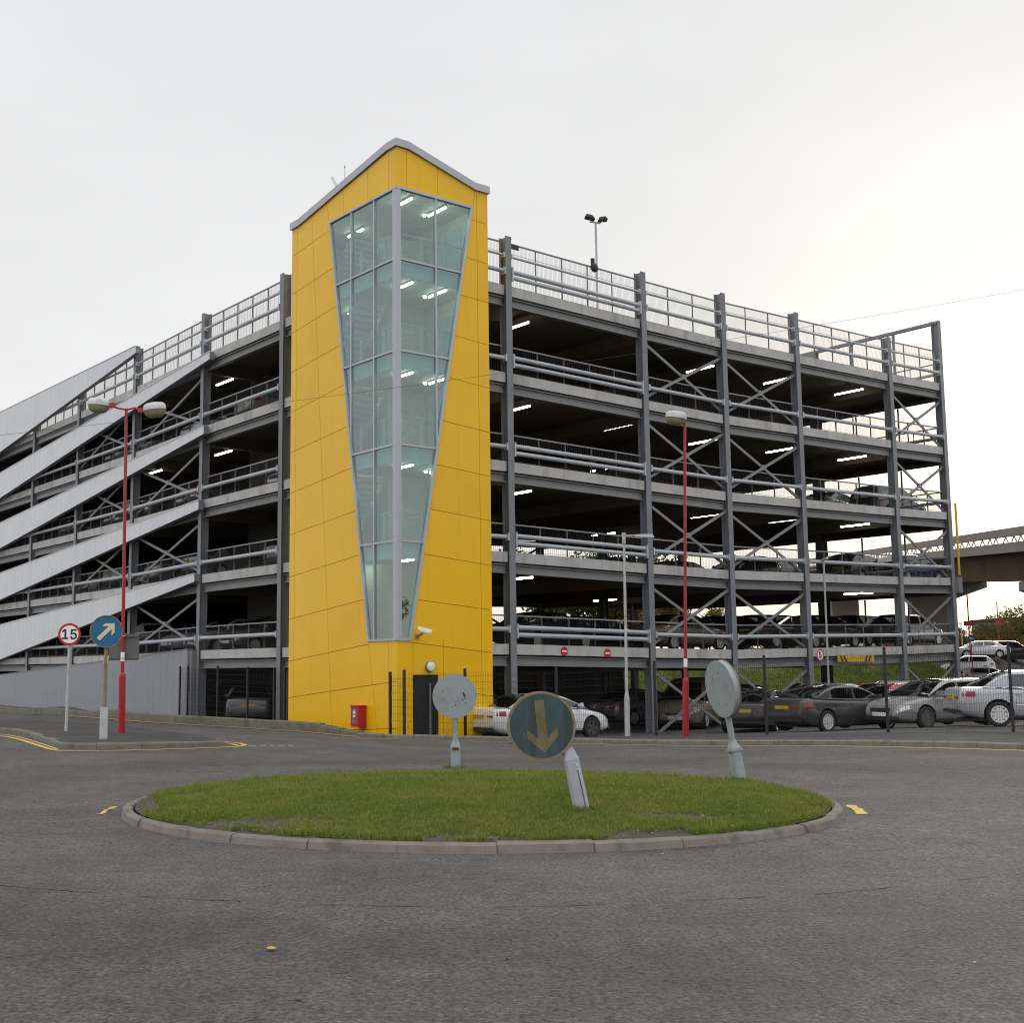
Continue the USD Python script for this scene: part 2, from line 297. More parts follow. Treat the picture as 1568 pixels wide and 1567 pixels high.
def sheet(xs, ys, zf, mat, name, parent=None, **k):
    X, Y = np.meshgrid(xs, ys); Z = zf(X, Y); nx, ny = len(xs), len(ys)
    v = np.stack([X.ravel(), Y.ravel(), Z.ravel()], 1); i = np.arange(nx*ny).reshape(ny, nx)
    q = np.stack([i[:-1, :-1], i[:-1, 1:], i[1:, 1:], i[1:, :-1]], -1).reshape(-1, 4)
    return obj(name, (v, q), mat, parent, smooth=True, **k)
sheet(axis(0, -48, 62, .7, 1800), axis(0, -8, 126, .7, 1800), ground_z, M['asphalt'], 'road', label='worn grey asphalt road round the grass island', kind='structure')

def resample(P, step):
    P = np.asarray(P, float)[:, :2]; d = np.r_[0, np.cumsum(np.linalg.norm(np.diff(P, axis=0), axis=1))]; n = max(2, int(round(d[-1]/step))+1); t = np.linspace(0, d[-1], n)
    return np.stack([np.interp(t, d, P[:, 0]), np.interp(t, d, P[:, 1])], 1)
def normals(P):
    t = np.gradient(P, axis=0); t /= np.maximum(np.linalg.norm(t, axis=1, keepdims=True), 1e-9); return np.stack([-t[:, 1], t[:, 0]], 1)
def smooth_line(P, k=2):
    P = np.asarray(P, float)[:, :2]
    for _ in range(k): P = np.vstack([P[:1], np.stack([.75*P[:-1]+.25*P[1:], .25*P[:-1]+.75*P[1:]], 1).reshape(-1, 2), P[-1:]])
    return P
def strip(P, width, lift, wob=0.0, step=.3):
    P = resample(P, step); N = normals(P); r = np.random.default_rng(len(P)); wd = width*(1+wob*(r.random(len(P))-.5))[:, None]; of = (r.random(len(P))-.5)[:, None]*wob*width
    L, R = P + N*(of+wd/2), P + N*(of-wd/2); v = np.vstack([np.c_[L, ground_z(L[:, 0], L[:, 1])+lift], np.c_[R, ground_z(R[:, 0], R[:, 1])+lift]]); n = len(P)
    f = [(i+n, i+n+1, i+1) for i in range(n-1)] + [(i+n, i+1, i) for i in range(n-1)]
    return (v, f)
def gpts(L): return np.array([on_ground(*p)[:2] for p in L])
def stones(name, P, depth, height, mat, parent, length=.9, side=1, gap=.008, drop=.25, jit=.006, h1=None):
    "kerb stones one by one along a line of ground points; side = which way the stone's depth goes"
    P = resample(P, .1); d = np.r_[0, np.cumsum(np.linalg.norm(np.diff(P, axis=0), axis=1))]; N = normals(P)*side; n = max(1, int(round(d[-1]/length)))
    r = np.random.default_rng(n+len(name))
    for k in range(n):
        a, b = d[-1]*k/n + gap/2, d[-1]*(k+1)/n - gap/2; ts = np.linspace(a, b, 4 if length < 2 else 6); j = r.normal(0, jit)
        x = np.stack([np.interp(ts, d, P[:, 0]), np.interp(ts, d, P[:, 1])], 1); nn = np.stack([np.interp(ts, d, N[:, 0]), np.interp(ts, d, N[:, 1])], 1); z = ground_z(x[:, 0], x[:, 1])
        hh = height if h1 is None else height + (h1-height)*(k+.5)/n
        prof = [(0, -drop), (0, hh-.03), (.022, hh+j), (depth-.01, hh+j), (depth, hh-.012+j), (depth, -drop)]
        v = np.vstack([np.c_[x+nn*o, z+h] for o, h in prof]); m = len(ts); f = []
        for i in range(len(prof)):
            o = ((i+1) % len(prof))*m
            for q in range(m-1): f += [(i*m+q, i*m+q+1, o+q+1), (i*m+q, o+q+1, o+q)]
        f += [(0, i*m, (i+1)*m) for i in range(1, len(prof)-1)] + [(m-1, (i+1)*m+m-1, i*m+m-1) for i in range(1, len(prof)-1)]
        t = trimesh.Trimesh(v, f, process=False)
        trimesh.repair.fix_normals(t)
        obj(name, (t.vertices, t.faces), mat, parent)

# far kerb: upstand on the left, dropped kerb stones on the right, pavement behind
KL = gpts([(-70, 1086), (0, 1090.5), (100, 1096.5), (200, 1103.5), (350, 1112.5), (420, 1117), (490, 1122)])
KT = gpts([(490, 1122), (520, 1125.5), (547, 1128)])
KR = gpts([(547, 1128), (600, 1131), (693, 1133.3), (800, 1136), (960, 1139.3), (1240, 1141), (1400, 1143), (1568, 1147.5)])
KR = np.vstack([KR, KR[-1] + (KR[-1]-KR[-2])*1.6]); KRs = smooth_line(KR)
up = thing('concrete_upstand', 'mossy concrete kerb wall along the road below the grey cladding', 'kerb wall', kind=None)
stones('kerb_block', KL, .22, .27, M['kerbold'], up, 1.0, side=1)
stones('kerb_block', KT, .22, .25, M['kerbold'], up, .6, side=1, h1=.12)
fk = thing('far_kerb', 'kerb stones along the pavement before the mesh fence', kind='structure')
stones('kerb_stone', KRs, .14, .11, M['kerb'], fk, .9, side=1)
def band_sheet(P, o0, o1, h0, h1, mat, name, n=8, **k):
    P = resample(P, .5); N = normals(P); v = []
    for i in range(n+1):
        t = i/n; x = P + N*(o0+(o1-o0)*t); v.append(np.c_[x, ground_z(x[:, 0], x[:, 1]) + h0+(h1-h0)*t])
    m = len(P); f = [q for i in range(n) for j in range(m-1) for q in ((i*m+j, i*m+j+1, (i+1)*m+j+1), (i*m+j, (i+1)*m+j+1, (i+1)*m+j))]
    return obj(name, (np.vstack(v), f), mat, None, smooth=True, **k)
band_sheet(KRs, .13, 4.6, .10, .02, M['pave'], 'pavement', label='dark asphalt pavement between the kerb and the mesh fence', kind='structure')
0 and band_sheet(np.vstack([KL, KT[1:]]), .2, 3.4, .12, -.03, M['pave'], 'verge', label='strip of ground behind the concrete upstand', kind='structure')

ml = thing('yellow_lines', 'faded yellow no waiting lines along the kerbs', kind='structure')
obj('line', strip(smooth_line(gpts([(-70, 1088), (0, 1092.3), (100, 1098), (200, 1105), (350, 1114.2), (420, 1119), (490, 1124), (547, 1129.8)])), .20, .022), M['yline'], ml)
obj('line', strip(smooth_line(gpts([(547, 1129.8), (600, 1132.8), (693, 1135), (800, 1137.8), (960, 1141.2), (1240, 1143), (1400, 1145.6), (1568, 1150.3), (1640, 1152.5)])), .12, .007), M['yline'], ml)
ISF = smooth_line(gpts([(-90, 1119), (0, 1121.5), (30, 1124.5), (60, 1134), (85, 1143.5), (108, 1148), (200, 1147), (280, 1145), (338, 1143)]), 1)
ISB = smooth_line(gpts([(338, 1143), (330, 1136.5), (250, 1126), (190, 1118), (100, 1110.5), (0, 1107), (-90, 1105)]), 1)
obj('line', strip(smooth_line(gpts([(-90, 1124), (0, 1127), (30, 1133), (60, 1143), (84, 1150.5), (110, 1151.3), (200, 1150.3), (340, 1145.8), (368, 1144), (377, 1141.5), (362, 1138.3), (342, 1137.2)]), 3), .12, .009, step=.12), M['yline'], ml)
obj('line', strip(smooth_line(gpts([(-90, 1122), (0, 1124.6), (32, 1130), (64, 1140), (88, 1148)])), .07, .008), M['yline'], ml)
obj('line', strip(smooth_line(gpts([(345, 1139), (356, 1140.6), (365, 1143.5)])), .09, .012), M['yline'], ml)
dl = thing('dashed_line', 'worn white dashes across the road mouth by the island tip', kind='structure')
for a, b in ((380, 392), (397, 408), (413, 421), (426, 436), (441, 449)):
    obj('dash', strip(gpts([(a, 1142.3), (b, 1142.4)]), .16, .006, wob=.5), M['wline'], dl)
ym = thing('yellow_mark', 'worn yellow paint remnant on the road by the roundabout kerb', kind='structure')
obj('mark', strip(gpts([(1301, 1234), (1312, 1240), (1319, 1248)]), .12, .006, wob=.35, step=.1), M['yline'], ym)
obj('mark', strip(gpts([(154, 1248), (168, 1240), (177, 1236)]), .06, .006, wob=.9, step=.1), M['yline'], ym)
sl = thing('road_seams', 'dark open joints in the road surface', kind='structure')
for pl, wd in (([(-40, 1352), (0, 1357), (150, 1369), (270, 1377), (400, 1383), (540, 1388), (680, 1390), (800, 1390), (930, 1386.5), (1100, 1378), (1250, 1371), (1400, 1357), (1568, 1336)], .022),
               ([(60, 1191), (200, 1189), (330, 1187), (420, 1183), (540, 1176.5)], .03), ([(1145, 1172), (1230, 1173.5), (1330, 1180), (1430, 1187), (1568, 1198)], .035), ([(1240, 1180), (1340, 1186), (1460, 1196)], .02),
               ([(300, 1172), (480, 1169), (640, 1166)], .03)):
    P = resample(smooth_line(gpts(pl)), .2); r = np.random.default_rng(len(P)); i = 0
    while i < len(P)-4:
        n = int(r.integers(2, 7)); obj('seam', strip(P[i:i+n+1], wd*r.uniform(.2, .8), .004, wob=1.6, step=.07), M['seam'], sl); i += n + int(r.integers(0, 5))

# paved island with the signs
isl = thing('traffic_island', 'dark paved island with a kerb carrying two signs and a red lamp', kind='structure')
poly = Polygon(np.vstack([ISF, ISB[1:-1]])).buffer(0)
def raised(poly, lift, mat, name, parent, grid=.4):
    x0, y0, x1, y1 = poly.bounds; pts, fs, n = [], [], 0; g = []
    for i in np.arange(x0, x1, 1.2):
        for j in np.arange(y0, y1, 1.2):
            c = poly.intersection(sbox(i, j, i+1.2, j+1.2))
            for q in getattr(c, 'geoms', [c]):
                if q.geom_type == 'Polygon' and q.area > 1e-5:
                    v, f = trimesh.creation.triangulate_polygon(q, engine='earcut'); pts.append(v); fs.append(f+n); n += len(v)
    v = np.vstack(pts); f = np.vstack(fs); a, b, c = v[f[:, 0]], v[f[:, 1]], v[f[:, 2]]
    s = (b-a)[:, 0]*(c-a)[:, 1]-(b-a)[:, 1]*(c-a)[:, 0]; f[s < 0] = f[s < 0][:, ::-1]
    return obj(name, (np.c_[v, ground_z(v[:, 0], v[:, 1])+lift], f), mat, parent)
raised(poly.buffer(-.05), .115, M['pave'], 'surface', isl)
stones('kerb_stone', ISF, .15, .12, M['kerbold'], isl, .9, side=1)
stones('kerb_stone', ISB, .15, .11, M['kerbold'], isl, 1.4, side=1)

# ------------------------------------------------------------------ roundabout
ra = thing('roundabout', 'round island edged with weathered kerb stones', kind='structure')
RZ0, RT = gz(RC[0], RC[1]-RR), gz(RC[0], RC[1]+RR)
def rim_z(x, y): return ground_z(x, y)
def mound_z(x, y):
    r = np.hypot(x-RC[0], y-RC[1])/RR
    return ground_z(x, y) + .085 + .17*np.clip(1-r*r, 0, 1) + .018*(meshkit.fbm(np.stack([np.asarray(x)*1.3, np.asarray(y)*1.3, np.zeros_like(np.asarray(x)*1.0)], -1), 3, 5)-.5)*2
ang = 0.0; r = np.random.default_rng(3); k = 0; n = 30
for k in range(n):
    a0, a1 = 2*math.pi*k/n+.0007, 2*math.pi*(k+1)/n-.0007; ts = np.linspace(a0, a1, 6); j = r.normal(0, .006); dr = r.normal(0, .008)
    prof = [(.0, -.2), (.012, .0), (-.008, .066+j), (-.026, .083+j), (-.10, .088+j), (-.12, .072+j), (-.12, -.2)]
    v = []
    for o, h in prof:
        x = RC[0]+(RR+o+dr)*np.sin(ts); y = RC[1]-(RR+o+dr)*np.cos(ts); v.append(np.c_[x, y, ground_z(x, y)+h])
    m = 6; v = np.vstack(v); f = []
    for i in range(len(prof)):
        o = ((i+1) % len(prof))*m
        for q in range(m-1): f += [(i*m+q, i*m+q+1, o+q+1), (i*m+q, o+q+1, o+q)]
    f += [(0, i*m, (i+1)*m) for i in range(1, len(prof)-1)] + [(m-1, (i+1)*m+m-1, i*m+m-1) for i in range(1, len(prof)-1)]
    t = trimesh.Trimesh(v, f, process=False); trimesh.repair.fix_normals(t); obj('kerb_stone', (t.vertices, t.faces), M['kerbr'], ra)
rs = np.linspace(0, RR-.14, 50); th = np.linspace(0, 2*math.pi, 241)[:-1]
Rg, Tg = np.meshgrid(rs, th, indexing='ij'); X = RC[0]+Rg*np.sin(Tg); Y = RC[1]-Rg*np.cos(Tg); Z = mound_z(X, Y) - .02*sm(RR-.5, RR-.14, Rg); i = np.arange(50*240).reshape(50, 240); i2 = np.roll(i, -1, 1)
def bare_mask(x, y):
    rad = np.hypot(x-RC[0], y-RC[1]); b = meshkit.fbm(np.stack([x*1.6, y*1.6, 0*x], -1), 4, 2); e = sm(RR-.6, RR-.2, rad)
    spot = np.exp(-((x-2.55)**2/.35+(y-12.95)**2/.03)) + .9*np.exp(-((x+2.0)**2/1.4+(y-12.75)**2/.08))
    return np.clip(e*(b > .545)*1.4*(y < 16.5) + spot*1.3, 0, .97)
_q = np.stack([i[:-1], i[1:], i2[1:], i2[:-1]], -1).reshape(-1, 4); _v = np.stack([X.ravel(), Y.ravel(), Z.ravel()], 1); _b = bare_mask(X.ravel(), Y.ravel())[_q].mean(1) > .42
obj('turf', (_v, _q[~_b]), M['turf'], ra, smooth=True); obj('bare_soil', (_v, _q[_b]), M['soil'], ra, smooth=True)
def leafmat(name, c0, c1, trans, nscale=.9):
    return usdkit.material(stage, LK + name, {'g': ('geometry', {}), 'o': ('object_info', {}), 'n': ('noise_texture', {'scale': nscale, 'detail': 5, 'roughness': .65}), 'ad': ('math', {'math_type': 'multiply_add', 'value2': .25, 'value3': 0.0}), 'su': ('math', {'math_type': 'add'}),
        'r': ('rgb_ramp', {'ramp': [(.42, c0), (.62, tuple((V(c0)+V(c1))/2)), (.80, c1)]}), 'd': ('principled_bsdf', {'roughness': .7, 'specular_ior_level': .3}), 't': ('translucent_bsdf', {}), 'm': ('mix_closure', {'fac': trans})},
        [('g.position', 'n.vector'), ('o.random', 'ad.value1'), ('n.fac', 'su.value1'), ('ad.value', 'su.value2'), ('su.value', 'r.fac'), ('r.color', 'd.base_color'), ('r.color', 't.color'), ('d.BSDF', 'm.closure1'), ('t.BSDF', 'm.closure2')], surface='m.closure')
M['grass'] = leafmat('grass_blade', (.120, .190, .022), (.245, .252, .054), .28, 1.1)
def tuft(rg, n, h, spread):
    v, f = [], []
    for k in range(n):
        a = rg.uniform(0, 6.283); b = V([rg.normal(0, spread), rg.normal(0, spread), -.004]); d = V([math.cos(a), math.sin(a), 0]); sd = V([-d[1], d[0], 0]); hh = h*rg.uniform(.5, 1.25); le = rg.uniform(.15, .9)*hh; w = rg.uniform(.0016, .003)
        i = len(v); v += [b-sd*w, b+sd*w, b+d*le*.35+UP*hh*.6+sd*w*.8, b+d*le*.35+UP*hh*.6-sd*w*.8, b+d*le+UP*hh]; f += [(i, i+1, i+2), (i, i+2, i+3), (i+3, i+2, i+4)]
    return (np.array(v), f)
def scatter(name, protos, mat, P, idx, yaw, scl, label, kind='stuff', cat=None):
    pi = UsdGeom.PointInstancer.Define(stage, '/World/'+name); tg = []
    for k, me in enumerate(protos): tg.append(usdkit.mesh(stage, '/World/%s/tuft_%d' % (name, k), me, mat).GetPath())
    pi.CreatePrototypesRel().SetTargets(tg); pi.CreatePositionsAttr(Vt.Vec3fArray.FromNumpy(np.asarray(P, np.float32))); pi.CreateProtoIndicesAttr(Vt.IntArray.FromNumpy(np.asarray(idx, np.int32)))
    q = np.zeros((len(P), 4), np.float32); q[:, 3] = np.cos(yaw/2); q[:, 2] = np.sin(yaw/2)
    pi.CreateOrientationsAttr(Vt.QuathArray([Gf.Quath(float(a[3]), 0, 0, float(a[2])) for a in q])); pi.CreateScalesAttr(Vt.Vec3fArray.FromNumpy(np.repeat(scl[:, None], 3, 1).astype(np.float32)))
    return tag(pi, label, cat, None, kind)
rg = np.random.default_rng(11); N = 52000
rad = (RR-.16)*np.sqrt(rg.random(N)); th = rg.random(N)*2*math.pi; x, y = RC[0]+rad*np.sin(th), RC[1]-rad*np.cos(th)
bare = meshkit.fbm(np.stack([x*1.6, y*1.6, 0*x], -1), 4, 2)
keep = rg.random(N) > bare_mask(x, y)
x, y, bare = x[keep], y[keep], bare[keep]
scatter('grass', [tuft(np.random.default_rng(40+k), 13, .034, .02) for k in range(5)], M['grass'], np.c_[x, y, mound_z(x, y)], rg.integers(0, 5, len(x)), rg.random(len(x))*6.28, .65+.75*rg.random(len(x))*(.5+bare), 'short mown grass covering the roundabout')
M['leaf_y'] = plain('yellow_leaf', (.52, .30, .04), .7, 0, .3, 30); M['leaf_b'] = plain('brown_leaf', (.12, .06, .025), .8, 0, .4, 30)
def leaf_mesh(sz, rg):
    o = V([(0, -.5), (.28, -.3), (.42, .05), (.25, .35), (0, .6), (-.25, .35), (-.4, .05), (-.26, -.28)])*sz; z = rg.uniform(0, .35, 8)*sz*.5; v = np.vstack([np.c_[o, z], [[0, 0, 0]]]); return v, [(8, i, (i+1) % 8) for i in range(8)]
lv, n = wmb(), 0; lb = wmb(); rg = np.random.default_rng(5)
for k in range(230):
    a, q = rg.uniform(0, 6.28), RR*math.sqrt(rg.random())*.95; px_, py_ = RC[0]+q*math.sin(a), RC[1]-q*math.cos(a); z = float(mound_z(V([px_]), V([py_]))[0])+.03
    if k > 200: q = RR+rg.uniform(.05, 5); px_, py_ = RC[0]+q*math.sin(a), RC[1]-q*math.cos(a); z = gz(px_, py_)+.006
    v, f = leaf_mesh(rg.uniform(.02, .042), rg); b = rg.uniform(0, 6.28); R = V([[math.cos(b), -math.sin(b), 0], [math.sin(b), math.cos(b), 0], [0, 0, 1]])
    (lv if rg.random() < .5 else lb).add(v @ R.T + [px_, py_, z], f)
lit = thing('fallen_leaves', 'small fallen leaves scattered on the grass and the kerb edge', 'leaves', kind='stuff')
obj('yellow_leaves', lv, M['leaf_y'], lit, kind='stuff'); obj('brown_leaves', lb, M['leaf_b'], lit, kind='stuff')
for (px_, py_, sz, mt, lab) in ((415, 1457, .075, 'leaf_y', 'single yellow leaf lying on the road in the foreground'), (456, 1533, .05, 'leaf_b', 'single reddish brown leaf lying on the road near the picture bottom'), (559, 1300, .06, 'leaf_y', 'curled yellow leaf against the roundabout kerb')):
    p = on_ground(px_, py_); v, f = leaf_mesh(sz, np.random.default_rng(int(px_))); obj('fallen_leaf', (v+p+[0, 0, .008], f), M[mt], None, lab, 'leaf')
gr = np.random.default_rng(8); gb = wmb()
for k in range(170):
    a = gr.normal(-.5, .5) if k < 120 else gr.uniform(-1.4, 1.4); q = RR-gr.uniform(.16, .5); px_, py_ = RC[0]+q*math.sin(a), RC[1]-q*math.cos(a); z = float(mound_z(V([px_]), V([py_]))[0])
    c = trimesh.creation.icosphere(0, gr.uniform(.006, .016)); c.vertices = c.vertices*gr.uniform(.6, 1.2, 3)+[px_, py_, z]; gb.put(c)
obj('gravel_bits', gb, M['kerb'], None, 'pale stone chippings in the bare edge of the grass', 'gravel', kind='stuff')
# ------------------------------------------------------------------ the multi storey car park
LV = [2.4, 5.4, 8.4, 11.4, 14.4]
CU = {'A': -.18, 'B': 6.32, 'C': 10.77, 'D': 15.35, 'E': 21.93, 'F': 26.03}
DZ = {'A': .01, 'B': -.09, 'C': -.13, 'D': -.05, 'E': .06, 'F': .17}
_us = V(list(CU.values())); _dz = V(list(DZ.values()))
def camber(u): return float(np.interp(u, _us, _dz))
cp = thing('car_park_building', 'large open sided steel and concrete car park of five decks behind the yellow tower', 'car park')
def hcol(frame, s, z0, z1, d=.10, w=.26, dep=.34):
    m = MB(**frame); m.box(s-w/2, s+w/2, z0, z1, d-.022, d); m.box(s-w/2, s+w/2, z0, z1, d-dep, d-dep+.022); m.box(s-.009, s+.009, z0, z1, d-dep+.022, d-.022); return m
for k_, s in CU.items(): obj('column', hcol(FR, s, -.95, 16.12 if k_ != 'F' else 17.55), M['steel'], cp)
CLW = [0.02, 6.42, 13.2, 19.95, 26.3, 33.0]
for s in CLW: obj('column', hcol(FL, s, -.7, 16.12), M['steel'], cp)
FB = dict(O=uw(0, 16), a=U, b=UP, c=W); FE = dict(O=uw(26.05, 0), a=W, b=UP, c=U)
for s in (-.18, 6.32, 10.77, 15.35, 21.93, 25.9): obj('column', hcol(FB, s, -.95, 14.4 if s < 20 else 16.1), M['steel'], cp)
obj('column', hcol(FE, 6.8, -.95, 17.42, .1, .42, .4), M['steel'], cp)
for s in (8.0,): obj('column', hcol(dict(O=uw(12, 0), a=W, b=UP, c=U), s, -.95, 14.2), M['steel'], cp)

def edge(frame, s0, s1, zf, solid=True):
    "precast edge and steel beam of one bay at one level; zf(s) is the deck's height"
    a, b = zf(s0), zf(s1); m = MB(**frame); m.hexa([(s0,a-.34,-.16),(s1,b-.34,-.16),(s1,b-.34,.02),(s0,a-.34,.02),(s0,a,-.16),(s1,b,-.16),(s1,b,.02),(s0,a,.02)]); obj('precast_edge', m, M['concrete'], cp)
    m = MB(**frame)
    for z0, z1, d0, d1 in ((-.70, -.675, -.22, -.02), (-.675, -.425, -.13, -.10), (-.425, -.40, -.22, -.02)):
        m.hexa([(s0,a+z0,d0),(s1,b+z0,d0),(s1,b+z0,d1),(s0,a+z0,d1),(s0,a+z1,d0),(s1,b+z1,d0),(s1,b+z1,d1),(s0,a+z1,d1)])
    obj('edge_beam', m, M['brace'], cp)
NMESH = [0]
def rails(frame, s0, s1, zf, nseg, double, roof, mesh=True, r=.076, plates=True):
    a, b = zf(s0), zf(s1); zz = lambda s: a+(b-a)*(s-s0)/(s1-s0)
    top = 1.55 if roof else .93; pipes = ([(.52, r), (.31, r), (1.03, .045)] if double else [(.49, r), (1.05, .045)]) if roof else ([(.54, r), (.30, r)] if double else [(.48, r)])
    for h, rr in pipes:
        m = MB(**frame); m.tube([(s0, a+h, .03), (s1, b+h, .03)], rr, 10); obj('barrier_tube', m, M['galv'], cp)
    if plates:
        for s in (s0+.03, s1-.03):
            m = MB(**frame); m.box(s-.03, s+.03, zz(s)+(.18 if double else .36), zz(s)+(.66 if double else .60), -.03, .13); obj('tube_bracket', m, M['galv'], cp)
            if roof: m = MB(**frame); m.box(s-.03, s+.03, zz(s)+.96, zz(s)+1.12, -.03, .1); obj('tube_bracket', m, M['galv'], cp)
    m = MB(**frame); m.bar((s0, a+top, -.12), (s1, b+top, -.12), .05, .04); obj('guard_rail', m, M['brace'], cp)
    for k in range(nseg+1):
        s = s0+.04+(s1-s0-.08)*k/nseg
        m = MB(**frame); m.box(s-.006, s+.006, zz(s)+.02, zz(s)+top-.02, -.15, -.09); obj('guard_post', m, M['brace'], cp)
    if mesh:
        m = MB(**frame); n = int((s1-s0)/(.06 if roof else .085))
        for k in range(n):
            s = s0+(s1-s0)*(k+.5)/n; z0, z1 = zz(s)+.06, zz(s)+top-.03
            hw_ = .0036 if roof else .005; p = [(s-hw_, -.118), (s+hw_, -.118), (s, -.126)]; m.add([(q[0], h, q[1]) for h in (z0, z1) for q in p], [(0,1,4),(0,4,3),(1,2,5),(1,5,4),(2,0,3),(2,3,5)])
        for q in (.06, .5, top-.35):
            m.bar((s0, a+q, -.112), (s1, b+q, -.112), .012, .01)
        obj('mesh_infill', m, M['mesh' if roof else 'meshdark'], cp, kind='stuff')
def xbrace(frame, s0, s1, z0, z1, w=.105, d=-.10):
    for k, (p, q) in enumerate((((s0, z1), (s1, z0)), ((s0, z0), (s1, z1)))):
        m = MB(**frame); m.bar((p[0], p[1], d+.05*k), (q[0], q[1], d+.05*k), w, .02, up=(0, 0, 1)) if False else None
        dv = V([q[0]-p[0], q[1]-p[1]]); n_ = V([-dv[1], dv[0]])/np.linalg.norm(dv)*w/2
        m.hexa([(p[0]-n_[0], p[1]-n_[1], d+.05*k-.03), (q[0]-n_[0], q[1]-n_[1], d+.05*k-.03), (q[0]+n_[0], q[1]+n_[1], d+.05*k-.03), (p[0]+n_[0], p[1]+n_[1], d+.05*k-.03),
                (p[0]-n_[0], p[1]-n_[1], d+.05*k+.02), (q[0]-n_[0], q[1]-n_[1], d+.05*k+.02), (q[0]+n_[0], q[1]+n_[1], d+.05*k+.02), (p[0]+n_[0], p[1]+n_[1], d+.05*k+.02)])
        obj('brace', m, M['brace'], cp)
    c = ((s0+s1)/2, (z0+z1)/2); m = MB(**frame); m.box(c[0]-.12, c[0]+.12, c[1]-.10, c[1]+.10, d-.034, d+.072) ; obj('gusset_plate', m, M['brace'], cp)
BAYS = [(-1.6, -.32, 1, False), (-.04, 6.18, 5, True), (6.46, 10.63, 3, False), (10.91, 15.21, 3, False), (15.49, 21.79, 5, False), (22.07, 25.9, 3, False)]
for li, L in enumerate(LV):
    zf = lambda s, L=L: L + camber(s)
    for bi, (s0, s1, ns, dbl) in enumerate(BAYS):
        edge(FR, s0, s1, zf); rails(FR, s0, s1, zf, ns, dbl, li == 4)
        if bi in (2, 3, 5):
            lo = (LV[li-1]+.12 if li else -.72); xbrace(FR, s0-.05, s1+.05, lo+camber(s0), L-.78+camber(s0))
    zl = lambda s, L=L: L + .0 if s < 8 else L - .13
    for k in range(5):
        s0, s1 = CLW[k]+.14, CLW[k+1]-.14; zl2 = lambda s, L=L: L - .10*min(1, max(0, (s-6)/7)); edge(FL, s0, s1, zl2); rails(FL, s0, s1, zl2, 5, False, li == 4)
        if k in (1, 2): xbrace(FL, s0-.05, s1+.05, (LV[li-1]+.12 if li else -.3), L-.85)
    edge(FL, -1.9, -.12, lambda s: L)
    # back and end of the right hand block
    for (s0, s1) in ((-.04, 6.18), (6.46, 10.63), (10.91, 15.21), (15.49, 21.79), (22.07, 25.76)):
        edge(FB, s0, s1, zf); rails(FB, s0, s1, zf, 4, False, False, mesh=False, plates=False)
    if li < 4: xbrace(FB, 10.91, 15.21, L+.1, LV[li+1]-.8); xbrace(FB, 6.46, 10.63, L+.1, LV[li+1]-.8)
    zz = lambda s, L=L: L+.17
    edge(FE, .12, 6.6, zz); edge(FE, 7.0, 15.8, zz); rails(FE, .12, 6.6, zz, 5, False, False, mesh=False); rails(FE, 7.0, 15.8, zz, 6, False, False, mesh=False)
# decks
for li, L in enumerate(LV):
    m = wmb(); seg = [-1.5, 6.32, 10.77, 15.35, 21.93, 25.9]
    for a, b in zip(seg[:-1], seg[1:]):
        za, zb = L+camber(a), L+camber(b)
        P = lambda u_, w_, z_: uw(u_, w_, z_)
        m.hexa([P(a,.17,za-.30),P(b,.17,zb-.30),P(b,15.8,zb-.30),P(a,15.8,za-.30),P(a,.17,za-.01),P(b,.17,zb-.01),P(b,15.8,zb-.01),P(a,15.8,za-.01)])
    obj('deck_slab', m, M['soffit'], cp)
    m = wmb()
    for (u0, u1, w0, w1) in ((-4.09, -1.52, 5.9, 16.0), (-4.09, 11.7, 16.02, 41)):
        m.hexa([uw(u0,w0,L-.30),uw(u1,w0,L-.30),uw(u1,w1,L-.30),uw(u0,w1,L-.30),uw(u0,w0,L-.01),uw(u1,w0,L-.01),uw(u1,w1,L-.01),uw(u0,w1,L-.01)])
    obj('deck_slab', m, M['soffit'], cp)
    for s in list(CU.values())[1:]:
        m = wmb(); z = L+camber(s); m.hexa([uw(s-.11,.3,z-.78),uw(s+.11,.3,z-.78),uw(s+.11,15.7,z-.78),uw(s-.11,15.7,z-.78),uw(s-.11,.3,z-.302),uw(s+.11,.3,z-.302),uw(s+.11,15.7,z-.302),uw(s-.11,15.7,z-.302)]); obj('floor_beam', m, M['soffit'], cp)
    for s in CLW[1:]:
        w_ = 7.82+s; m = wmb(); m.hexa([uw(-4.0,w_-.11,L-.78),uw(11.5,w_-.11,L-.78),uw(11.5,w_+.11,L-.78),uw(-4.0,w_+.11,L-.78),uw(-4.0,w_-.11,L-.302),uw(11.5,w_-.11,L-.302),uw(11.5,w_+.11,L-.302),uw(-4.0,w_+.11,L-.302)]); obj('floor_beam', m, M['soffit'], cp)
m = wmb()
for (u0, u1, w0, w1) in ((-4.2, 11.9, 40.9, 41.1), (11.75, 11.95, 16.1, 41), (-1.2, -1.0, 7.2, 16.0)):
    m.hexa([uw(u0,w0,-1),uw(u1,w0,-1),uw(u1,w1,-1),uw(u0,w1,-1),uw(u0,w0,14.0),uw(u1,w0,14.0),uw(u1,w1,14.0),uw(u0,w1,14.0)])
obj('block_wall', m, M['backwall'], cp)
m = wmb(); m.hexa([uw(-1,16.3,-1.2),uw(21.5,16.3,-1.2),uw(21.5,16.5,-1.2),uw(-1,16.5,-1.2),uw(-1,16.3,1.68),uw(21.5,16.3,1.68),uw(21.5,16.5,1.68),uw(-1,16.5,1.68)]); obj('block_wall', m, M['backwall'], cp)
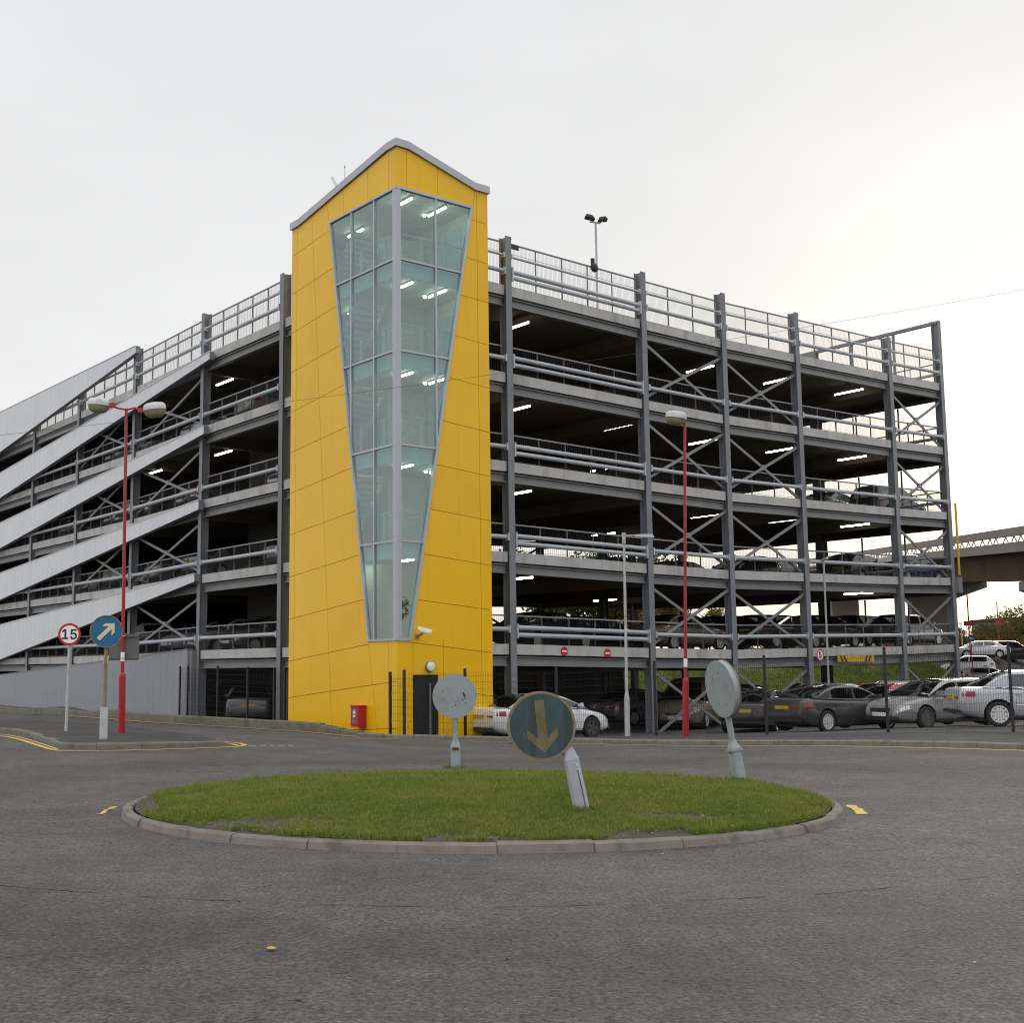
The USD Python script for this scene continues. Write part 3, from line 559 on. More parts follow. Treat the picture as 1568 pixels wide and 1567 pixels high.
# end frame above the roof at the far right corner
m = MB(**FE); m.bar((0, 17.47, .0), (9.5, 17.47, .0), .14, .16); obj('end_frame_beam', m, M['steel'], cp)
for s in (2.3, 4.6, 9.0):
    m = MB(**FE); m.box(s-.05, s+.05, 14.6, 17.385, -.05, .05); obj('end_frame_post', m, M['steel'], cp)
for z0 in (2.57, 5.57, 8.57, 11.57, 14.57):
    for s in (2.3, 4.6): 
        m = MB(**FE); m.box(s-.03, s+.03, z0, z0+(2.2 if z0 < 14 else 1.0), .04, .10); obj('end_mullion', m, M['steel'], cp)
# ceiling lights
def ceiling_light(u_, w_, z, along=W, ln=1.5):
    c = uw(u_, w_, z); a, side = along, np.cross(UP, along); t = thing('ceiling_light', parent=cp)
    m = MB(O=c, a=a, b=side, c=UP); m.box(-ln/2, ln/2, -.05, .05, .04, .10); obj('fitting', m, M['fitting'], t)
    m = MB(O=c, a=a, b=side, c=UP); m.tube([(-ln/2+.03, 0, 0), (ln/2-.03, 0, 0)], .042, 8); obj('tube', m, M['lamp'], t)
for li, L in enumerate(LV):
    for u_, w_ in ((1.75, 1.85), (6.75, 1.8), (11.75, 2.0), (16.3, 1.7), (21.0, 1.45), (3.5, 9.5), (13.5, 9.5), (22.0, 9.0)):
        if (li == 4 and u_ == 6.75) or (li == 0 and w_ < 3 and u_ < 12): continue
        ceiling_light(u_, w_, L+camber(u_)-.66)
    for u_, w_ in {4: ((-3.0, 14.9), (-3.2, 21.2)), 3: ((-3.0, 14.9), (-3.2, 21.2)), 0: ((2.5, 19.0),)}.get(li, ()):
        ceiling_light(u_, w_, L-.86, W if li > 2 else U)
# cladding bands of the ramp side: vertical panels one by one on a dark carcass
bands = [((12.6, 16.03, 15.72), (31.2, 16.2, 13.86)), ((5.3, 14.24, 13.93), (30.9, 12.65, 11.21)), ((5.7, 11.29, 10.97), (30.5, 9.8, 8.37)), ((6.05, 8.34, 7.96), (30.2, 6.98, 5.5)), ((6.3, 5.41, 5.1), (29.8, 4.13, 2.24)), ((6.75, 2.43, -.5), (29.6, 1.41, -.6))]
for bi, ((s0, t0, b0), (s1, t1, b1)) in enumerate(bands):
    top = lambda s: t0+(t1-t0)*(s-s0)/(s1-s0); bot = lambda s: b0+(b1-b0)*(s-s0)/(s1-s0); se = 36.0
    bd = thing('cladding_band', parent=cp, label='plain grey cladding wall along the road' if bi == 5 else None)
    m = MB(**FL); m.hexa([(s0+.01,bot(s0)+.01,.115),(se,bot(se)+.01,.115),(se,bot(se)+.01,.325),(s0+.01,bot(s0)+.01,.325),(s0+.01,top(s0)-.01,.115),(se,top(se)-.01,.115),(se,top(se)-.01,.325),(s0+.01,top(s0)-.01,.325)]); obj('carcass', m, M['steel'], bd)
    s = s0; mt = M['bandwall'] if bi == 5 else M['band']; q = .62
    while s < se:
        a, b = s+.0045, min(s+q, se)-.0045; m = MB(**FL)
        m.hexa([(a,bot(a),.328),(b,bot(b),.328),(b,bot(b),.352),(a,bot(a),.352),(a,top(a),.328),(b,top(b),.328),(b,top(b),.352),(a,top(a),.352)]); 
        c = (a+b)/2; 0 and m.hexa([(c-.01,bot(c),.352),(c+.01,bot(c),.352),(c+.01,bot(c),.358),(c-.01,bot(c),.358),(c-.01,top(c),.352),(c+.01,top(c),.352),(c+.01,top(c),.358),(c-.01,top(c),.358)])
        obj('cladding_panel', m, mt, bd); s += q
    m = MB(**FL); m.hexa([(s0,top(s0)+.002,.10),(se,top(se)+.002,.10),(se,top(se)+.002,.37),(s0,top(s0)+.002,.37),(s0,top(s0)+.03,.10),(se,top(se)+.03,.10),(se,top(se)+.03,.37),(s0,top(s0)+.03,.37)]); obj('coping', m, mt, bd)
for s in (6.55, 6.72):
    m = MB(**FL); m.box(s-.05, s+.05, -.6, 2.4, .12, .3); obj('gate_post', m, M['brace'], cp)
m = MB(**FE); m.tube([(-.2, 5.7, .3), (-.2, 9.0, .3)], .05, 8); obj('downpipe', m, plain('yellow_pipe', (.62, .40, .02), .5), cp, label='yellow vertical pipe at the far right corner')
m = MB(**FE); m.box(-.25, .1, 4.9, 5.6, .12, .42); obj('hopper', m, M['brace'], cp)

# ------------------------------------------------------------------ the yellow stair tower
tw = thing('stair_tower', 'tall bright yellow panelled stair tower with a tapering glazed corner', 'tower')
TH = 2.46
topL = [(0, 17.85), (.42, 17.84), (5.93, 16.98), (6.36, 17.0)]; topR = [(0, 17.85), (.40, 17.85), (3.2, 17.17), (3.66, 17.15)]
faceL = Polygon([(0, -1.2), (6.36, -1.2)] + topL[::-1]); faceR = Polygon([(0, -1.2), (3.66, -1.2)] + topR[::-1])
glL = Polygon([(0, TH), (1.56, TH), (3.91, 16.56), (0, 16.56)]); glR = Polygon([(0, TH), (.50, TH), (3.04, 16.58), (0, 16.58)])
door = sbox(.57, -1.2, 1.52, 1.45)
def sloped(z_at, s_at, slope, s0, s1): return LineString([(s0, z_at-slope*(s0-s_at)), (s1, z_at-slope*(s1-s_at))])
JL = [sloped(z, 0, .1, 0, 6.5) for z in (16.66, 15.27, 13.88, 12.48, 11.08, 9.66, 8.25, 6.82, 5.38, 3.95)] + [sloped(2.54, 0, .1, 1.56, 6.5), sloped(1.27, 0, .092, 0, 6.5), sloped(-.12, 0, .05, 0, 6.5)]
JL = [l if l.coords[0][1] < 16 else sloped(16.66, 0, .1, 3.88, 6.5) for l in JL]
JL += [LineString([(.43, 16.5), (.43, 18)]), LineString([(1.59, 16.5), (1.59, 18)]), LineString([(3.04, 16.5), (3.04, 18)]), LineString([(4.11, 17.4), (3.90, 16.5)]), LineString([(6.0, 17.2), (6.02, -1.2)]), LineString([(5.05, 17.2), (4.58, 11.7), (3.70, .7), (3.5, -1.2)]), LineString([(1.56, 2.5), (1.23, .74), (.95, -1.2)]), LineString([(.46, 2.5), (.46, -1.2)])]
JR = [sloped(z, 3.68, k, 0, 3.8) for z, k in ((14.75, .054), (13.445, .055), (12.03, .073), (10.6, .08), (9.15, .088), (7.72, .087), (6.29, .086), (4.86, .088), (3.45, .086))] + [sloped(16.1, 3.68, .03, 2.9, 3.8), sloped(2.115, 3.68, .093, .5, 3.8), sloped(.76, 3.68, .135, 1.52, 3.8)]
JR += [LineString([(.38, 16.5), (.38, 18)]), LineString([(1.6, 16.5), (1.6, 18)]), LineString([(3.17, 17.3), (3.04, 16.5)]), LineString([(3.2, 17.3), (3.23, -1.2)]), LineString([(.57, 2.5), (.57, -1.2)]), LineString([(1.715, 2.5), (1.715, -1.2)])]
def panels(face, hole, joints, frame):
    g = face.difference(hole).difference(unary_union([j.buffer(.0065, cap_style=2) for j in joints]))
    for q in g.geoms:
        if q.area > .01:
            m = MB(**frame); m.poly(q.buffer(-.001, join_style=2), -.035, 0.0); obj('yellow_panel', m, M['yellow'], tw)
    m = MB(**frame); m.poly(face.buffer(-.02, join_style=2).difference(hole), -.14, -.05); obj('backing', m, M['backing'], tw)
panels(faceL, glL, JL, TL); panels(faceR, unary_union([glR, door]), JR, TR)
# hidden sides so that the tower is a closed volume
m = MB(**TL); m.box(6.24, 6.34, -1.2, 16.9, -3.6, -.06); obj('side_wall', m, M['yellow'], tw)
m = MB(**TR); m.box(3.54, 3.64, -1.2, 17.0, -6.3, -.06); obj('side_wall', m, M['yellow'], tw)
# roof: folded sheet with a grey fascia
def roof_z(a, b): return 18.1 - .266*np.clip(a-.45, 0, 2.68) - .16*np.clip(b-.5, 0, 5.37)
ga, gb_ = V([-.07, .45, 1.2, 2.2, 3.13, 3.72]), V([-.07, .5, 1.8, 3.2, 4.6, 5.87, 6.42]); top = [[T0+U*a+W*b+UP*roof_z(a, b) for b in gb_] for a in ga]
na, nb = len(ga), len(gb_); v = [p for r_ in top for p in r_]; v += [p-UP*.245 for p in v]; f = []; o = na*nb
for i in range(na-1):
    for j in range(nb-1): a, b, c, d = i*nb+j, (i+1)*nb+j, (i+1)*nb+j+1, i*nb+j+1; f += [(a, b, c), (a, c, d), (a+o, c+o, b+o), (a+o, d+o, c+o)]
rimi = [(i, 0) for i in range(na)] + [(na-1, j) for j in range(1, nb)] + [(i, nb-1) for i in range(na-2, -1, -1)] + [(0, j) for j in range(nb-2, 0, -1)]
for (i, j), (k, l) in zip(rimi, rimi[1:]+rimi[:1]): a, b = i*nb+j, k*nb+l; f += [(a, a+o, b+o), (a, b+o, b)]
t = trimesh.Trimesh(v, f, process=False); trimesh.repair.fix_normals(t); obj('roof', (t.vertices, t.faces), M['fascia'], tw)
# glazing
TZ = [TH, 5.46, 8.41, 11.34, 14.25, 16.56]
def glazing(frame, gl, muls, corner, edge_w):
    n_ = 0; inner = gl.buffer(-.001)
    fr_ = gl.difference(gl.buffer(-edge_w, join_style=2)).difference(sbox(-1, TH+edge_w, corner, 16.56-edge_w))
    m = MB(**frame); m.poly(fr_.buffer(-.002, join_style=2), -.10, .03); obj('window_frame', m, M['mullion'], tw)
    op = gl.buffer(-edge_w+.004, join_style=2).difference(sbox(-1, 0, corner, 20))
    xs = [corner] + muls + [9]
    for z in TZ[1:-1]:
        q = op.intersection(sbox(0, z-.032, 9, z+.032)); m = MB(**frame); m.poly(q, -.09, .012); obj('transom', m, M['mullion'], tw)
    for x in muls:
        q = op.intersection(sbox(x-.03, 0, x+.03, 20)).difference(unary_union([sbox(0, z-.032, 9, z+.032) for z in TZ[1:-1]])); m = MB(**frame); m.poly(q.buffer(-.001, join_style=2), -.085, .018); obj('mullion', m, M['mullion'], tw)
    for i in range(len(xs)-1):
        for j in range(len(TZ)-1):
            q = op.intersection(sbox(xs[i]+(.03 if i else 0), TZ[j]+.033, xs[i+1]-.03, TZ[j+1]-.033))
            if q.area > .01: m = MB(**frame); m.poly(q, -.045, -.033); obj('window_pane', m, M['glass'], tw)
glazing(TL, glL, [1.24, 2.56], .19, .075); glazing(TR, glR, [1.52], .14, .09)
m = MB(O=T0, a=U, b=W, c=UP); m.poly(Polygon([(.148, -.02), (.02, -.02), (-.02, .02), (-.02, .198), (.06, .198), (.06, .06), (.148, .06)]), TH, 16.56); obj('corner_post', m, M['mullion'], tw)
# inside: landings, stair flights, rails, lift shaft, lights
m = MB(O=T0, a=U, b=W, c=UP); m.box(3.36, 3.5, .25, 6.1, -1, 16.9); m.box(.15, 3.3, 6.0, 6.15, -1, 16.0); obj('inner_wall', m, M['inwall'], tw)
m = MB(O=T0, a=U, b=W, c=UP); m.box(1.75, 3.3, 3.0, 5.0, -1, 16.2); obj('lift_shaft', m, M['inwall'], tw)
LZ = [-.5] + TZ[1:5]
for k, z in enumerate(TZ[1:]):
    m = MB(O=T0, a=U, b=W, c=UP)
    if k < 4:
        m.box(.16, 3.3, .16, 2.9, z-.42, z-.05); m.box(.16, 1.7, 2.9, 5.9, z-.42, z-.05)
    else: m.box(.1, 3.4, .1, 6.0, 16.62, 16.72)
    obj('landing', m, M['inwall'], tw)
    if k < 4:
        m = MB(O=T0, a=U, b=W, c=UP); m.box(.13, 3.3, .13, .16, z-.50, z-.03); m.box(.13, .16, .16, 5.9, z-.50, z-.03); obj('edge_beam', m, M['inblue'], tw)
    if k < 4:
        m = MB(O=T0, a=U, b=W, c=UP)
        m.tube([(.35, .35, z+.95), (.35, 5.8, z+.95)], .025, 6); m.tube([(.35, .35, z+.95), (3.2, .35, z+.95)], .025, 6)
        for h in (.15, .35, .55, .75): m.tube([(.35, .35, z+h), (.35, 5.8, z+h)], .008, 4); m.tube([(.35, .35, z+h), (3.2, .35, z+h)], .008, 4)
        obj('handrail', m, M['galv'], tw)
        for a, b in ((.35, 1.2), (.35, 2.5), (.35, 3.9), (1.2, .35), (2.1, .35), (3.0, .35)):
            m = MB(O=T0, a=U, b=W, c=UP); m.box(a-.03, a+.03, b-.03, b+.03, z-.05, z+1.0); obj('baluster', m, M['inblue'], tw)
    z0 = LZ[k] if k else -.5
    if k < 5 and k > 0:
        m = MB(O=T0, a=U, b=W, c=UP); n = 15; h = (z-z0 if k < 4 else 2.3); zb = TZ[k]-.05
        for i in range(n): m.box(.55+1.15*(i % 1), 1.65, 5.7-i*.18-.19, 5.7-i*.18, zb+h*i/n*.9, zb+h*(i+1)/n*.9) if i < n-1 else None
        obj('stair_flight', m, M['inwall'], tw)
    for a, b, dr in ((.95, .95, W), (2.3, .95, W), (1.25, 4.2, W)):
        zc = (z-.50 if k < 4 else 16.52); t = thing('stair_light', parent=tw)
        c = T0+U*a+W*b+UP*zc; m = MB(O=c, a=W, b=U, c=UP); m.box(-.5, .5, -.05, .05, .03, .08); obj('fitting', m, M['fitting'], t)
        m = MB(O=c, a=W, b=U, c=UP); m.tube([(-.46, 0, 0), (.46, 0, 0)], .04, 8); obj('tube', m, M['lampin'], t)
    m = MB(O=T0+U*2.28+W*1.62+UP*(z-.47 if k < 4 else 16.56), a=U, b=W, c=UP); m.lathe([(.035, -.03), (.05, -.01), (.05, .04)], n=12); obj('dome_light', m, M['lampin'], tw)
    m = MB(O=T0, a=U, b=W, c=UP); zf_ = LZ[k] if k else -.5
    if k: m.box(3.335, 3.362, 1.0, 1.95, TZ[k]-.05, TZ[k]+2.0); obj('landing_door', m, M['inblue'], tw)
    m = MB(O=T0, a=U, b=W, c=UP)
    if k: m.box(1.9, 2.35, 2.96, 2.99, TZ[k]+1.1, TZ[k]+1.7); obj('notice_board', m, M['white'], tw)
# ground door, bulkhead lamp, camera, red cabinet
dr = thing('door', parent=tw, label='black louvred double door at the tower foot')
m = MB(**TR); m.box(.58, 1.51, -1.0, 1.44, -.12, -.07); obj('leaf', m, M['black'], dr)
for k in range(12):
    m = MB(**TR); x = .60+.90*k/12; m.box(x, x+.055, -.9, 1.40, -.068, -.04); obj('slat', m, M['black'], dr)
m = MB(**TR); m.box(1.19, 1.215, -.8, 1.2, -.035, .03); obj('pull_handle', m, M['brace'], dr)
bl = thing('bulkhead_lamp', 'round white bulkhead lamp on the yellow wall above the black door', 'lamp')
m = MB(O=T0+U*1.18+UP*1.69, a=U, b=UP, c=-W); m.lathe([(.17, .003), (.17, .05), (.155, .075), (.155, .075)], n=24); obj('rim', m, M['brace'], bl)
m = MB(O=T0+U*1.18+UP*1.69, a=U, b=UP, c=-W); m.lathe([(.145, .07), (.14, .10), (.09, .125), (.03, .13)], n=24); obj('diffuser', m, M['white'], bl)
cc = thing('security_camera', 'white security camera on a bracket beside the glazing foot', 'camera')
m = MB(**TR); m.box(.66, .78, 2.52, 2.66, .002, .03); m.bar((.72, 2.60, .03), (.76, 2.68, .24), .05, .05); obj('bracket', m, M['brace'], cc)
m = MB(**TR); c0, c1 = V([.64, 2.80, .20]), V([.94, 2.70, .38]); m.bar(c0, c1, .085, .075); obj('housing', m, M['white'], cc)
m = MB(**TR); m.bar(c0+V([-.02, .05, -.01]), c1+V([.05, .04, .02]), .10, .012); obj('sunshield', m, M['white'], cc)
m = MB(**TR); dcam = (c1-c0)/np.linalg.norm(c1-c0); m.tube([c1, c1+dcam*.012], .035, 10); obj('lens', m, M['black'], cc)
fb = thing('fire_cabinet', 'small red cabinet with a glazed front on the yellow wall', 'cabinet')
m = MB(**TL); m.box(1.64, 2.06, -.12, .50, .002, .30); obj('body', m, M['redsign'], fb)
m = MB(**TL); m.box(1.74, 1.96, .0, .42, .301, .312); obj('window', m, plain('cabinet_window', (.22, .20, .20), .15), fb)
for k, (z0, z1) in enumerate(((.28, .36), (.08, .15), (.18, .23))):
    m = MB(**TL); m.box(1.79, 1.91, z0, z1, .313, .316); obj('notice', m, M['white'] if k != 1 else M['redsign'], fb)
m = MB(**TL); m.box(1.62, 2.08, .502, .53, -.0, .33); obj('lid', m, M['redsign'], fb)
an = thing('roof_antenna', 'thin aerial and small dish on the tower roof', 'aerial')
b0 = on_plane(517, 292, T0+W*4.0, U*0+V([0, 1, 0])); 
m = wmb(); p = on_plane(528, 285, T0+U*1.5+W*3, (0, 1, 0)); q = on_plane(528, 256, T0+U*1.5+W*3, (0, 1, 0)); m.tube([p-UP*.6, q], .012, 6); m.tube([q, q+UP*.05], .03, 6); obj('rod', m, M['galv'], an)
m = wmb(); p = on_plane(515, 284, T0+U*1.5+W*3.4, (0, 1, 0)); q = on_plane(508, 271, T0+U*1.5+W*3.4, (0, 1, 0)); m.bar(p-UP*.5, p, .03, .03); m.bar(p, q, .05, .09); obj('dish', m, M['white'], an)
# ------------------------------------------------------------------ signs, lamps, fences
M['bollard'] = plain('pale_blue_grey_paint', (.255, .295, .31), .55, 0, .06, 4.0, dirt=(.20, .17, .13), dscale=3.0)
M['bollardlilac'] = plain('faded_lilac_paint', (.33, .335, .38), .55, 0, .06, 4.0, dirt=(.24, .18, .14), dscale=3.0)
M['rust'] = plain('rust', (.11, .035, .012), .9, 0, .4, 30)
M['brassrim'] = plain('weathered_rim', (.22, .16, .085), .6, .2, .25, 8)
M['blueold'] = plain('dirty_blue_sheet', (.034, .072, .092), .5, 0, .2, 3.0, dirt=(.020, .028, .017), dscale=7.0, streak=True, dlo=.38)
M['arrowold'] = plain('dirty_arrow_sheet', (.135, .112, .05), .6, 0, .25, 6.0, dirt=(.055, .05, .025), dscale=9.0, streak=True, dlo=.46)
M['blue'] = plain('blue_sign_sheet', (.012, .105, .23), .4, 0, .06, 4.0)
M['cream'] = plain('cream_reflective', (.60, .53, .33), .5, 0, .06, 6.0)
M['signback'] = plain('grey_sign_back', (.11, .11, .105), .6, 0, .08, 3.0)
M['paleshaft'] = plain('pale_grey_post', (.42, .43, .44), .5, .1, .08, 4.0, dirt=(.24, .20, .15), dscale=3.0)
M['oldpost'] = plain('stained_post', (.20, .165, .10), .7, 0, .2, 5.0)
M['lens'] = plain('lamp_bowl', (.20, .185, .12), .25, 0, .06, 4.0)
M['lampcap'] = plain('lamp_canopy', (.52, .52, .53), .5, 0, .08, 4.0, dirt=(.3, .29, .27), dscale=5)
ARROW = V([(0, .75), (.43, .33), (.43, .05), (.135, .36), (.135, -.72), (-.135, -.72), (-.135, .36), (-.43, .05), (-.43, .33)])
def arrow(R, deg):
    a = math.radians(deg); return Polygon((ARROW*R) @ V([[math.cos(a), math.sin(a)], [-math.sin(a), math.cos(a)]]))
def disc(R, n=48): return Point(0, 0).buffer(R, quad_segs=n//4)
def bollard(loc, yaw, tilt, label, neck=None, roll=0.0, R=.36, spots=0, mat='bollard', seed=0, bh=.52, nk=.36, wk=1.0, collar=True):
    t = thing('roundabout_sign', label, 'sign', loc, yaw, 'keep left signs on the roundabout' if False else None, tilt=tilt)
    sec = Polygon([(-.10, -.05), (-.07, -.08), (.07, -.08), (.10, -.05), (.10, .05), (.07, .08), (-.07, .08), (-.10, .05)]); 
    m = wmb(); rings = [(-.15, .84*wk), (bh, .80*wk), (bh+.12, .42)]; c = V(sec.exterior.coords)[:-1]; v = np.vstack([np.c_[c*k, np.full(8, z)] for z, k in rings]); f = []
    for i in range(2):
        for j in range(8): a, b = i*8+j, i*8+(j+1) % 8; f += [(a, b, b+8), (a, b+8, a+8)]
    f += [(16, 16+j, 16+j+1) for j in range(1, 7)] + [(0, j+1, j) for j in range(1, 7)]; m.add(v, f); obj('base', m, M[mat], t)
    
    if collar: m = wmb(); m.box(-.088*wk, .088*wk, -.073*wk, .073*wk, bh-.04, bh-.01); obj('collar', m, M[mat], t)
    m = wmb(); m.box(.035, .043, -.069*wk, -.055, .02, bh-.12); obj('door_joint', m, M['rust'], t)
    D = V([0, 0, bh+.12+nk+R-.02]) if neck is None else V([neck[0], 0, neck[1]]); neck = (D[0], 0)
    m = wmb(); m.tube([(0, 0, bh+.06), (D[0]*.3, 0, (bh+.06)*.5+(D[2]-R*.7)*.5), (D[0]*.75, 0, D[2]-R*.7)], .045, 10); obj('neck', m, M[mat], t)
    fr = dict(O=D, a=(1, 0, 0), b=(0, 0, 1), c=(0, -1, 0)); h = .05
    m = MB(**fr); m.poly(disc(R-.004), -h+.004, h-.004); obj('drum', m, M['bollard'], t)
    for z in (-h, h-.012):
        m = MB(**fr); m.poly(disc(R+.006).difference(disc(R-.018)), z, z+.012); obj('rim', m, M['brassrim' if z > 0 else 'bollard'], t)
    m = MB(**fr); m.poly(disc(R-.018), h-.0035, h+.001); obj('face', m, M['blueold'], t)
    m = MB(**fr); m.poly(arrow(R*1.06, 180+roll), h+.0015, h+.003); obj('arrow', m, M['arrowold'], t)
    m = MB(**fr); m.poly(disc(R-.018), -h-.001, -h+.0035); obj('back', m, M['bollard'], t)
    rg = np.random.default_rng(seed)
    for k in range(spots):
        p = Point(*(rg.uniform(-.6, .6, 2)*R)).buffer(rg.uniform(.005, .014), quad_segs=2); m = MB(**fr); m.poly(p, -h-.0025, -h-.0012); obj('rust_spot', m, M['rust'], t)
    if mat == 'bollardlilac':
        for k, pl in enumerate(([(.03,.50),(.055,.485),(.03,.47),(.055,.455)], [(.03,.44),(.06,.43),(.04,.41),(.06,.395),(.035,.385)], [(.04,.37),(.062,.355),(.042,.335)])):
            m = MB(O=(0, 0, 0), a=(1, 0, 0), b=(0, 0, 1), c=(0, -1, 0)); m.poly(LineString(pl).buffer(.0045), .0655, .067); obj('scrawl', m, plain('pale_cyan_ink_%d' % k, (.45, .68, .70), .6), t)
    return t
def on_mound(px, py):
    P = on_ground(px, py, .1)
    for _ in range(8):
        z = float(mound_z(V([P[0]]), V([P[1]]))[0]); d = ray(px, py); tt = (z-EYE[2])/d[2]; P = EYE+d*tt
    return P
b1 = bollard(on_mound(891, 1242), 0.02, (0, -11.0, 0), 'leaning round blue sign with a faded down arrow on the front of the grass', neck=(-.235, .94), roll=-5.5, mat='bollardlilac', R=.352, bh=.54, wk=.98, collar=False)
b2 = bollard(on_mound(698, 1177), math.radians(178), (0, -.5, 0), 'upright round sign showing its grey back with a rust hole, far grass edge', spots=4, seed=3, R=.362, bh=.36, nk=.36, wk=.98)
b3 = bollard(on_mound(1133, 1197), math.radians(106), (0, -8.5, 0), 'grey back of a leaning drum shaped sign at the right end of the grass', spots=7, seed=5, R=.405, bh=.47, nk=.34, wk=1.12)
for t_, pts in ((b2, [(.16, .02, .035, .05), (.13, -.06, .018, .014), (-.19, .09, .014, .014)]),):
    for x, z, w_, h_ in pts:
        c = 1.331; m = MB(O=(0, 0, .36+.12+.36+.362-.02), a=(1, 0, 0), b=(0, 0, 1), c=(0, -1, 0)); m.poly(shapely.affinity.rotate(shapely.affinity.scale(Point(-x, z).buffer(1, quad_segs=3), w_*.5, h_), -20), -.0535, -.052); obj('rust_hole', m, M['rust'], t_)
for t_, lab in ((b2, ''), (b3, '')):
    m = wmb(); m.box(-.05, .05, -.0745, .0745, .30, .345) if t_ is b2 else m.box(-.05, .02, -.084, .084, .415, .43); obj('rust_stain', m, M['rust'], t_)

_r = np.random.default_rng(31); Q, S = [], []
for t_, n_ in ((b1, 40), (b2, 22), (b3, 60)):
    c_ = V(UsdGeom.Xformable(t_).GetOrderedXformOps()[0].Get())
    for k in range(n_): a = _r.uniform(0, 6.28); q_ = _r.uniform(.05, .17); Q.append((c_[0]+q_*math.cos(a)-.02, c_[1]+q_*math.sin(a)-.05)); S.append(_r.uniform(.8, 1.7))
for k in range(900): a = _r.uniform(0, 6.28); q_ = RR-.15-abs(_r.normal(0, .05)); Q.append((RC[0]+q_*math.sin(a), RC[1]-q_*math.cos(a))); S.append(_r.uniform(.7, 1.5))
for k in range(500): a = _r.uniform(0, 6.28); q_ = (RR-.2)*math.sqrt(_r.random()); Q.append((RC[0]+q_*math.sin(a), RC[1]-q_*math.cos(a))); S.append(_r.uniform(1.2, 2.0))
Q = np.array(Q); _m = bare_mask(Q[:, 0], Q[:, 1]) < .4; Q, S = Q[_m], np.array(S)[_m]
scatter('tall_tufts', [tuft(np.random.default_rng(140+k), 16, .05, .022) for k in range(3)], M['grass'], np.c_[Q, mound_z(Q[:, 0], Q[:, 1])], np.arange(len(Q)) % 3, _r.random(len(Q))*6.28, S, 'longer uncut grass tufts round the sign feet and the kerb edge')
# speed sign, blue arrow sign
P = on_ground(100.5, 1121, .1); k = P[1]/FPX
H = EYE[2] + (at_depth(103.3, 971.7, P[1])[2]-EYE[2]); R = 16.8*k
t = thing('speed_sign', 'round red ringed 15 speed limit sign on a thin pale post', 'sign', P, 0.12, tilt=(0, .5, 0))
m = wmb(); m.tube([(0, .055, -.2), (0, .055, H-P[2]+R*.6)], .038, 12); obj('post', m, M['paleshaft'], t)
fr = dict(O=(0, 0, H-P[2]), a=(1, 0, 0), b=(0, 0, 1), c=(0, -1, 0))
m = MB(**fr); m.poly(disc(R), -.012, .0); obj('plate', m, M['signback'], t)
m = MB(**fr); m.poly(disc(R*.995).difference(disc(R*.80)), .0005, .003); obj('red_ring', m, M['redsign'], t)
m = MB(**fr); m.poly(disc(R*.80), .0005, .0025); obj('white_face', m, M['white'], t)
tx = meshkit.text_mesh('15', R*.86, .002, bold=True); tx.apply_translation([-tx.bounds.mean(0)[0], -tx.bounds.mean(0)[1], .003]); m = MB(**fr); m.put(tx); obj('lettering', m, M['black'], t)
P = on_ground(158.5, 1133, .1); k = P[1]/FPX; zc = at_depth(162.8, 967.3, P[1])[2]-P[2]; R = 24.8*k; xo = at_depth(162.8, 967.3, P[1])[0]-P[0]
t = thing('direction_sign', 'round blue sign with a pale arrow up to the right on a stained post', 'sign', P, 0.10)
lean = math.degrees(math.atan2(xo, zc))
m = wmb(); m.box(-.085, .085, -.06, .06, -.2, .72); obj('post_base', m, M['paleshaft'], t)
m = wmb(); m.tube([(0, .0, .70), (xo*.8, .06, zc+R*.5)], .04, 10); obj('post', m, M['oldpost'], t)
m = wmb(); m.tube([(xo*.62, .045, zc*.70), (xo*.70, .05, zc*.775)], .046, 10); obj('post_band', m, M['white'], t)
fr = dict(O=(xo, 0, zc), a=(1, 0, 0), b=(0, 0, 1), c=(0, -1, 0))
m = MB(**fr); m.poly(disc(R-.012), -.02, .0); obj('plate', m, M['signback'], t)
m = MB(**fr); m.poly(disc(R).difference(disc(R-.022)), -.025, .012); obj('rim', m, M['brassrim'], t)
m = MB(**fr); m.poly(disc(R-.022), .0005, .003); obj('blue_face', m, M['blue'], t)
m = MB(**fr); m.poly(arrow(R*.93, -45), .0035, .005); obj('arrow', m, M['cream'], t)

# lamps
def dome(rx, ry, zs, n=20):
    "loft of ellipses: zs = [(z, scale)]"
    a = np.arange(n)*2*math.pi/n; v, f = [], []
    for z, s_ in zs: v.append(np.c_[rx*s_*np.cos(a), ry*s_*np.sin(a), np.full(n, z)])
    for i in range(len(zs)-1):
        for j in range(n): p, q = i*n+j, i*n+(j+1) % n; f += [(p, q, q+n), (p, q+n, p+n)]
    v = np.vstack(v); k = len(v); v = np.vstack([v, [[0, 0, zs[0][0]], [0, 0, zs[-1][0]]]]); m_ = (len(zs)-1)*n
    f += [(k, (j+1) % n, j) for j in range(n)] + [(k+1, m_+j, m_+(j+1) % n) for j in range(n)]
    return v, f
def lamp_head(t, c, rx, ry, dirx):
    h = thing('lamp_head', parent=t, loc=c, tilt=(0, -6*dirx, 0))
    obj('canopy', dome(rx, ry, [(0, 1.0), (.05, 1.0), (.12, .96), (.17, .80), (.19, .5)]), M['lampcap'], h, smooth=40)
    obj('bowl', dome(rx*.95, ry*.95, [(-.185, .30), (-.172, .58), (-.135, .80), (-.07, .95), (-.003, 1.0)]), M['lens'], h, smooth=40)
